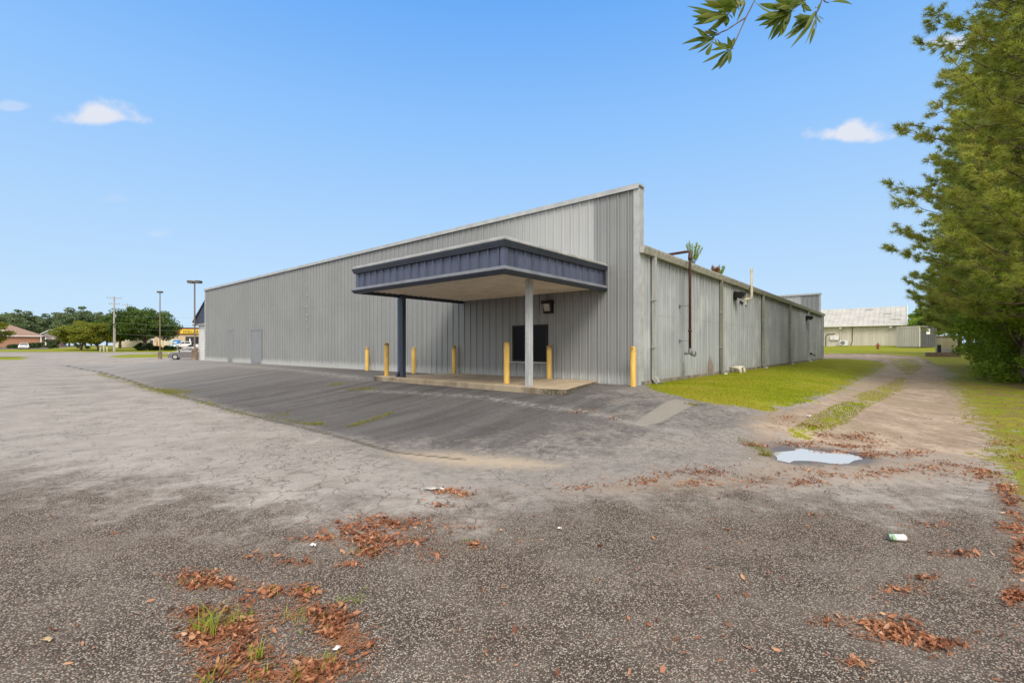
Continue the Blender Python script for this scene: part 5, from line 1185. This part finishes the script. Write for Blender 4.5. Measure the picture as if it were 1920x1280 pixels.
# ------------------------------------------------------------------ shed, container, utility box
M_SHEDW = simple('beige_sheet', (.60, .55, .46), .6, 0, .1, 1.2, streak=True); M_SHEDR = simple('white_roof_sheet', (.43, .41, .37), .6, 0, .12, .8)
def shed():
    base = C0 - U * 4.5 + Vv * 74.4; z = gz_(*base); r = thing('metal_shed', (base[0], base[1], z), 'beige ribbed metal shed with white pitched roof behind the warehouse', 'building', BROT)
    L_ = 34; E = 3.0
    m = ribbed(-L_, 0, 'x', 0, -1, -.6, E, pitch=.305); m.box(-L_, .01, -.8, 0, 14, E); m.build('wall', M_SHEDW, r, fixn=False)
    MB().extr([(.0, E - .1), (7, E + 2.75), (14, E - .1)], -.02, .0, 'x').build('wall', M_SHEDW, r)
    ro = MB(); ro.extr([(-.5, E - .12), (-.5, E + .02), (7, E + 3.0), (14.5, E), (14.5, E - .14), (7, E + 2.84)], -L_, .6, 'x'); roo = ro.build('roof', M_SHEDR, r)
    rb = MB(); sl = 2.98 / 7.5
    for k in range(int(L_ / .61)):
        x = .55 - k * .61; rb.add([(x, -.52, E + .02), (x - .06, -.52, E + .02), (x - .06, 7, E + 3.0), (x, 7, E + 3.0), (x - .015, -.52, E + .07), (x - .045, -.52, E + .07), (x - .045, 7, E + 3.05), (x - .015, 7, E + 3.05)], [(0, 1, 5, 4), (1, 2, 6, 5), (2, 3, 7, 6), (3, 0, 4, 7), (4, 5, 6, 7)])
    rb.build('roof_rib', M_SHEDR, roo)
    MB().box(-L_, -.62, E - .16, .62, -.501, E + .06).build('gutter', M_WHITE, r); MB().extr([(-.5, E - .2), (-.5, E + .1), (7, E + 3.1), (7, E + 2.75)], .601, .66, 'x').build('barge_board', M_WHITE, r)
    for (x, y) in ((-3.9, 5.8), (-1.6, 3.6), (-.6, 1.2)): MB().box(x - .5, y, E - .1 + (y + .5) * sl, x + .5, y + .35, E + .2 + (y + .5) * sl).build('roof_vent', M_GUT, roo)
    for x in (-1.3, -7.2): MB().box(x, -.45, E - .5, x + .3, -.045, E - .2).build('downspout_head', M_WHITE, r)
    MB().box(-7.12, -.12, -.4, -7.02, -.04, E - .5).build('downspout', M_SHEDW, r); MB().tube([(-5.6, -.09, E - .2), (-5.6, -.09, .6), (-5.8, -.09, .0)], .035).build('conduit', M_DARK, r)
    MB().tube([(-8.9, -.1, -.3), (-8.9, -.1, 1.5), (-8.7, -.1, 1.75), (-7.7, -.1, 1.8)], .04).build('conduit', M_DARK, r)
    for k, x in enumerate((-8.35, -7.95, -7.6)): MB().box(x, -.22, .85, x + .36, -.04, 1.45 + .04 * k).build('meter_box', M_WHITE, r, bevel=.02)
    b2 = C0 - U * 0.0 + Vv * 73.9; p2 = base + U * 6.6 - Vv * .75; a = thing('air_conditioner', (p2[0], p2[1], gz_(*p2)), 'white outdoor air conditioner unit with round fan by the shed wall', 'air conditioner', BROT)
    MB().box(-.5, -.2, .1, .5, .2, .85).build('case', M_WHITE, a, bevel=.02); MB().cyl((-.12, -.215, .48), (-.12, -.201, .48), .30, n=24).build('fan_grille', M_STEEL, a); MB().box(-.45, -.18, -.1, -.35, .18, .099).build('foot', M_DARK, a); MB().box(.35, -.18, -.1, .45, .18, .099).build('foot', M_DARK, a)
shed()
def container():
    p = (((1681 - 960) / F * 60), 60.0); q = (((1724 - 960) / F * 57.2), 57.2); z = max(gz_(*p), gz_(*q)) ; dx, dy = q[0] - p[0], q[1] - p[1]; L_ = math.hypot(dx, dy); z = EYE - 2.5 / F * 57.5 + .15
    print('container len', L_, 'ground', gz_(*p), gz_(*q), z)
    r = thing('shipping_container', (p[0], p[1], z), 'short pale beige shipping container with dark right side beside the shed', 'container', math.atan2(dy, dx)); D = 2.6; Hh = 2.55
    wv = MB(); pr = [(0, 0), (.03, .06), (.15, .06), (.18, 0)]
    m = ribbed(.12, L_ - .12, 'x', .07, -1, .15, Hh - .12, prof=pr, pitch=.30); m.box(.06, .075, .12, L_ - .06, .12, Hh - .06); m.build('side_panel', M_SHEDW, r, fixn=False)
    m = ribbed(.12, D - .12, 'y', L_ - .045, 1, .15, Hh - .12, prof=pr, pitch=.30); m.box(L_ - .1, .1, .12, L_ - .05, D - .06, Hh - .06); m.build('side_panel', simple('dark_grey_sheet', (.09, .095, .09), .6), r, fixn=False)  # right side panel in a darker grey than the front
    f = MB()
    DK = simple('dark_frame_steel', (.11, .115, .105), .6); fd = MB(); fd.box(L_ - .12, D - .12, 0, L_, D, Hh)
    for x, y in ((0, 0), (L_ - .12, 0), (0, D - .12)): f.box(x, y, 0, x + .12, y + .12, Hh)
    for zz in (0.0, Hh - .12): f.box(.121, 0, zz, L_ - .121, .1, zz + .12); fd.box(L_ - .1, .121, zz, L_, D - .121, zz + .12); f.box(0, .121, zz, .1, D - .121, zz + .12); f.box(.121, D - .1, zz, L_ - .121, D, zz + .12)
    f.build('container_frame', M_SHEDW, r); fd.build('end_frame', DK, r); MB().box(.05, .05, Hh + .001, L_ - .05, D - .05, Hh + .03).build('roof', M_SHEDW, r); MB().box(0.06, .15, .14, .1, D - .12, Hh - .1).build('back_panel', M_SHEDW, r); MB().box(.2, .2, -.3, .5, D - .2, -.001).build('support_block', M_BLACK, r); MB().box(L_ - .5, .2, -.3, L_ - .2, D - .2, -.001).build('support_block', M_BLACK, r)
    MB().box(L_ + .001, 1.0, 1.55, L_ + .03, 1.55, 2.2).build('window', M_WHITE, r)
container()
def ubox():
    Y = 40; p = at(1757, Y); z = EYE + (650 - 666) / F * Y; M_G = simple('drab_green_sheet', (.26, .235, .14), .55, 0, .12, 2); M_GD = simple('grey_green_sheet', (.19, .19, .16), .6)
    r = thing('utility_box', (p[0], p[1], z), 'drab green ground transformer cabinet on a brown concrete plinth under the trees', 'utility box', R(-37)); r.scale = (.74, .74, 1)
    MB().box(-.9, -.55, -.4, 1.95, 1.8, .24).build('plinth', simple('brown_plinth', (.12, .085, .06), .9, 0, .2, 3), r)
    MB().box(.0, 0, .242, 1.75, 1.5, 1.60).build('cabinet', M_G, r, bevel=.02); MB().box(-.08, -.1, 1.602, 1.85, 1.6, 1.68).build('lid', M_G, r, bevel=.02)
    MB().box(.42, -.03, .26, 1.73, -.002, .62).build('lower_panel', M_GD, r); MB().box(.02, -.03, .26, .38, -.002, .9).build('vent_panel', M_DARK, r); MB().box(.385, -.035, .25, .415, -.002, 1.59).build('edge_strip', M_PVC, r)
    MB().box(1.76, .1, .25, 2.0, 1.3, 1.0).build('side_unit', M_DARK, r, bevel=.02)
ubox()
g = at(1646, 56); hy = thing('fire_hydrant', g, 'small rusty red hydrant on the grass before the shed', 'hydrant'); m = MB(); m.cyl((0, 0, -.1), (0, 0, .6), .12, n=14); m.cyl((0, 0, .6), (0, 0, .75), .15, .05, 14); m.cyl((-.25, 0, .45), (.25, 0, .45), .07, n=10); m.cyl((0, -.22, .4), (0, 0, .4), .08, n=10); m.cyl((0, 0, .1), (0, 0, .14), .18, n=14); m.build('hydrant_barrel', simple('rusty_red_paint', (.28, .085, .05), .6, 0, .3, 6), hy)
MB().cyl((0, 0, .75), (0, 0, .84), .04, n=6).build('cap_nut', M_STEEL, hy)
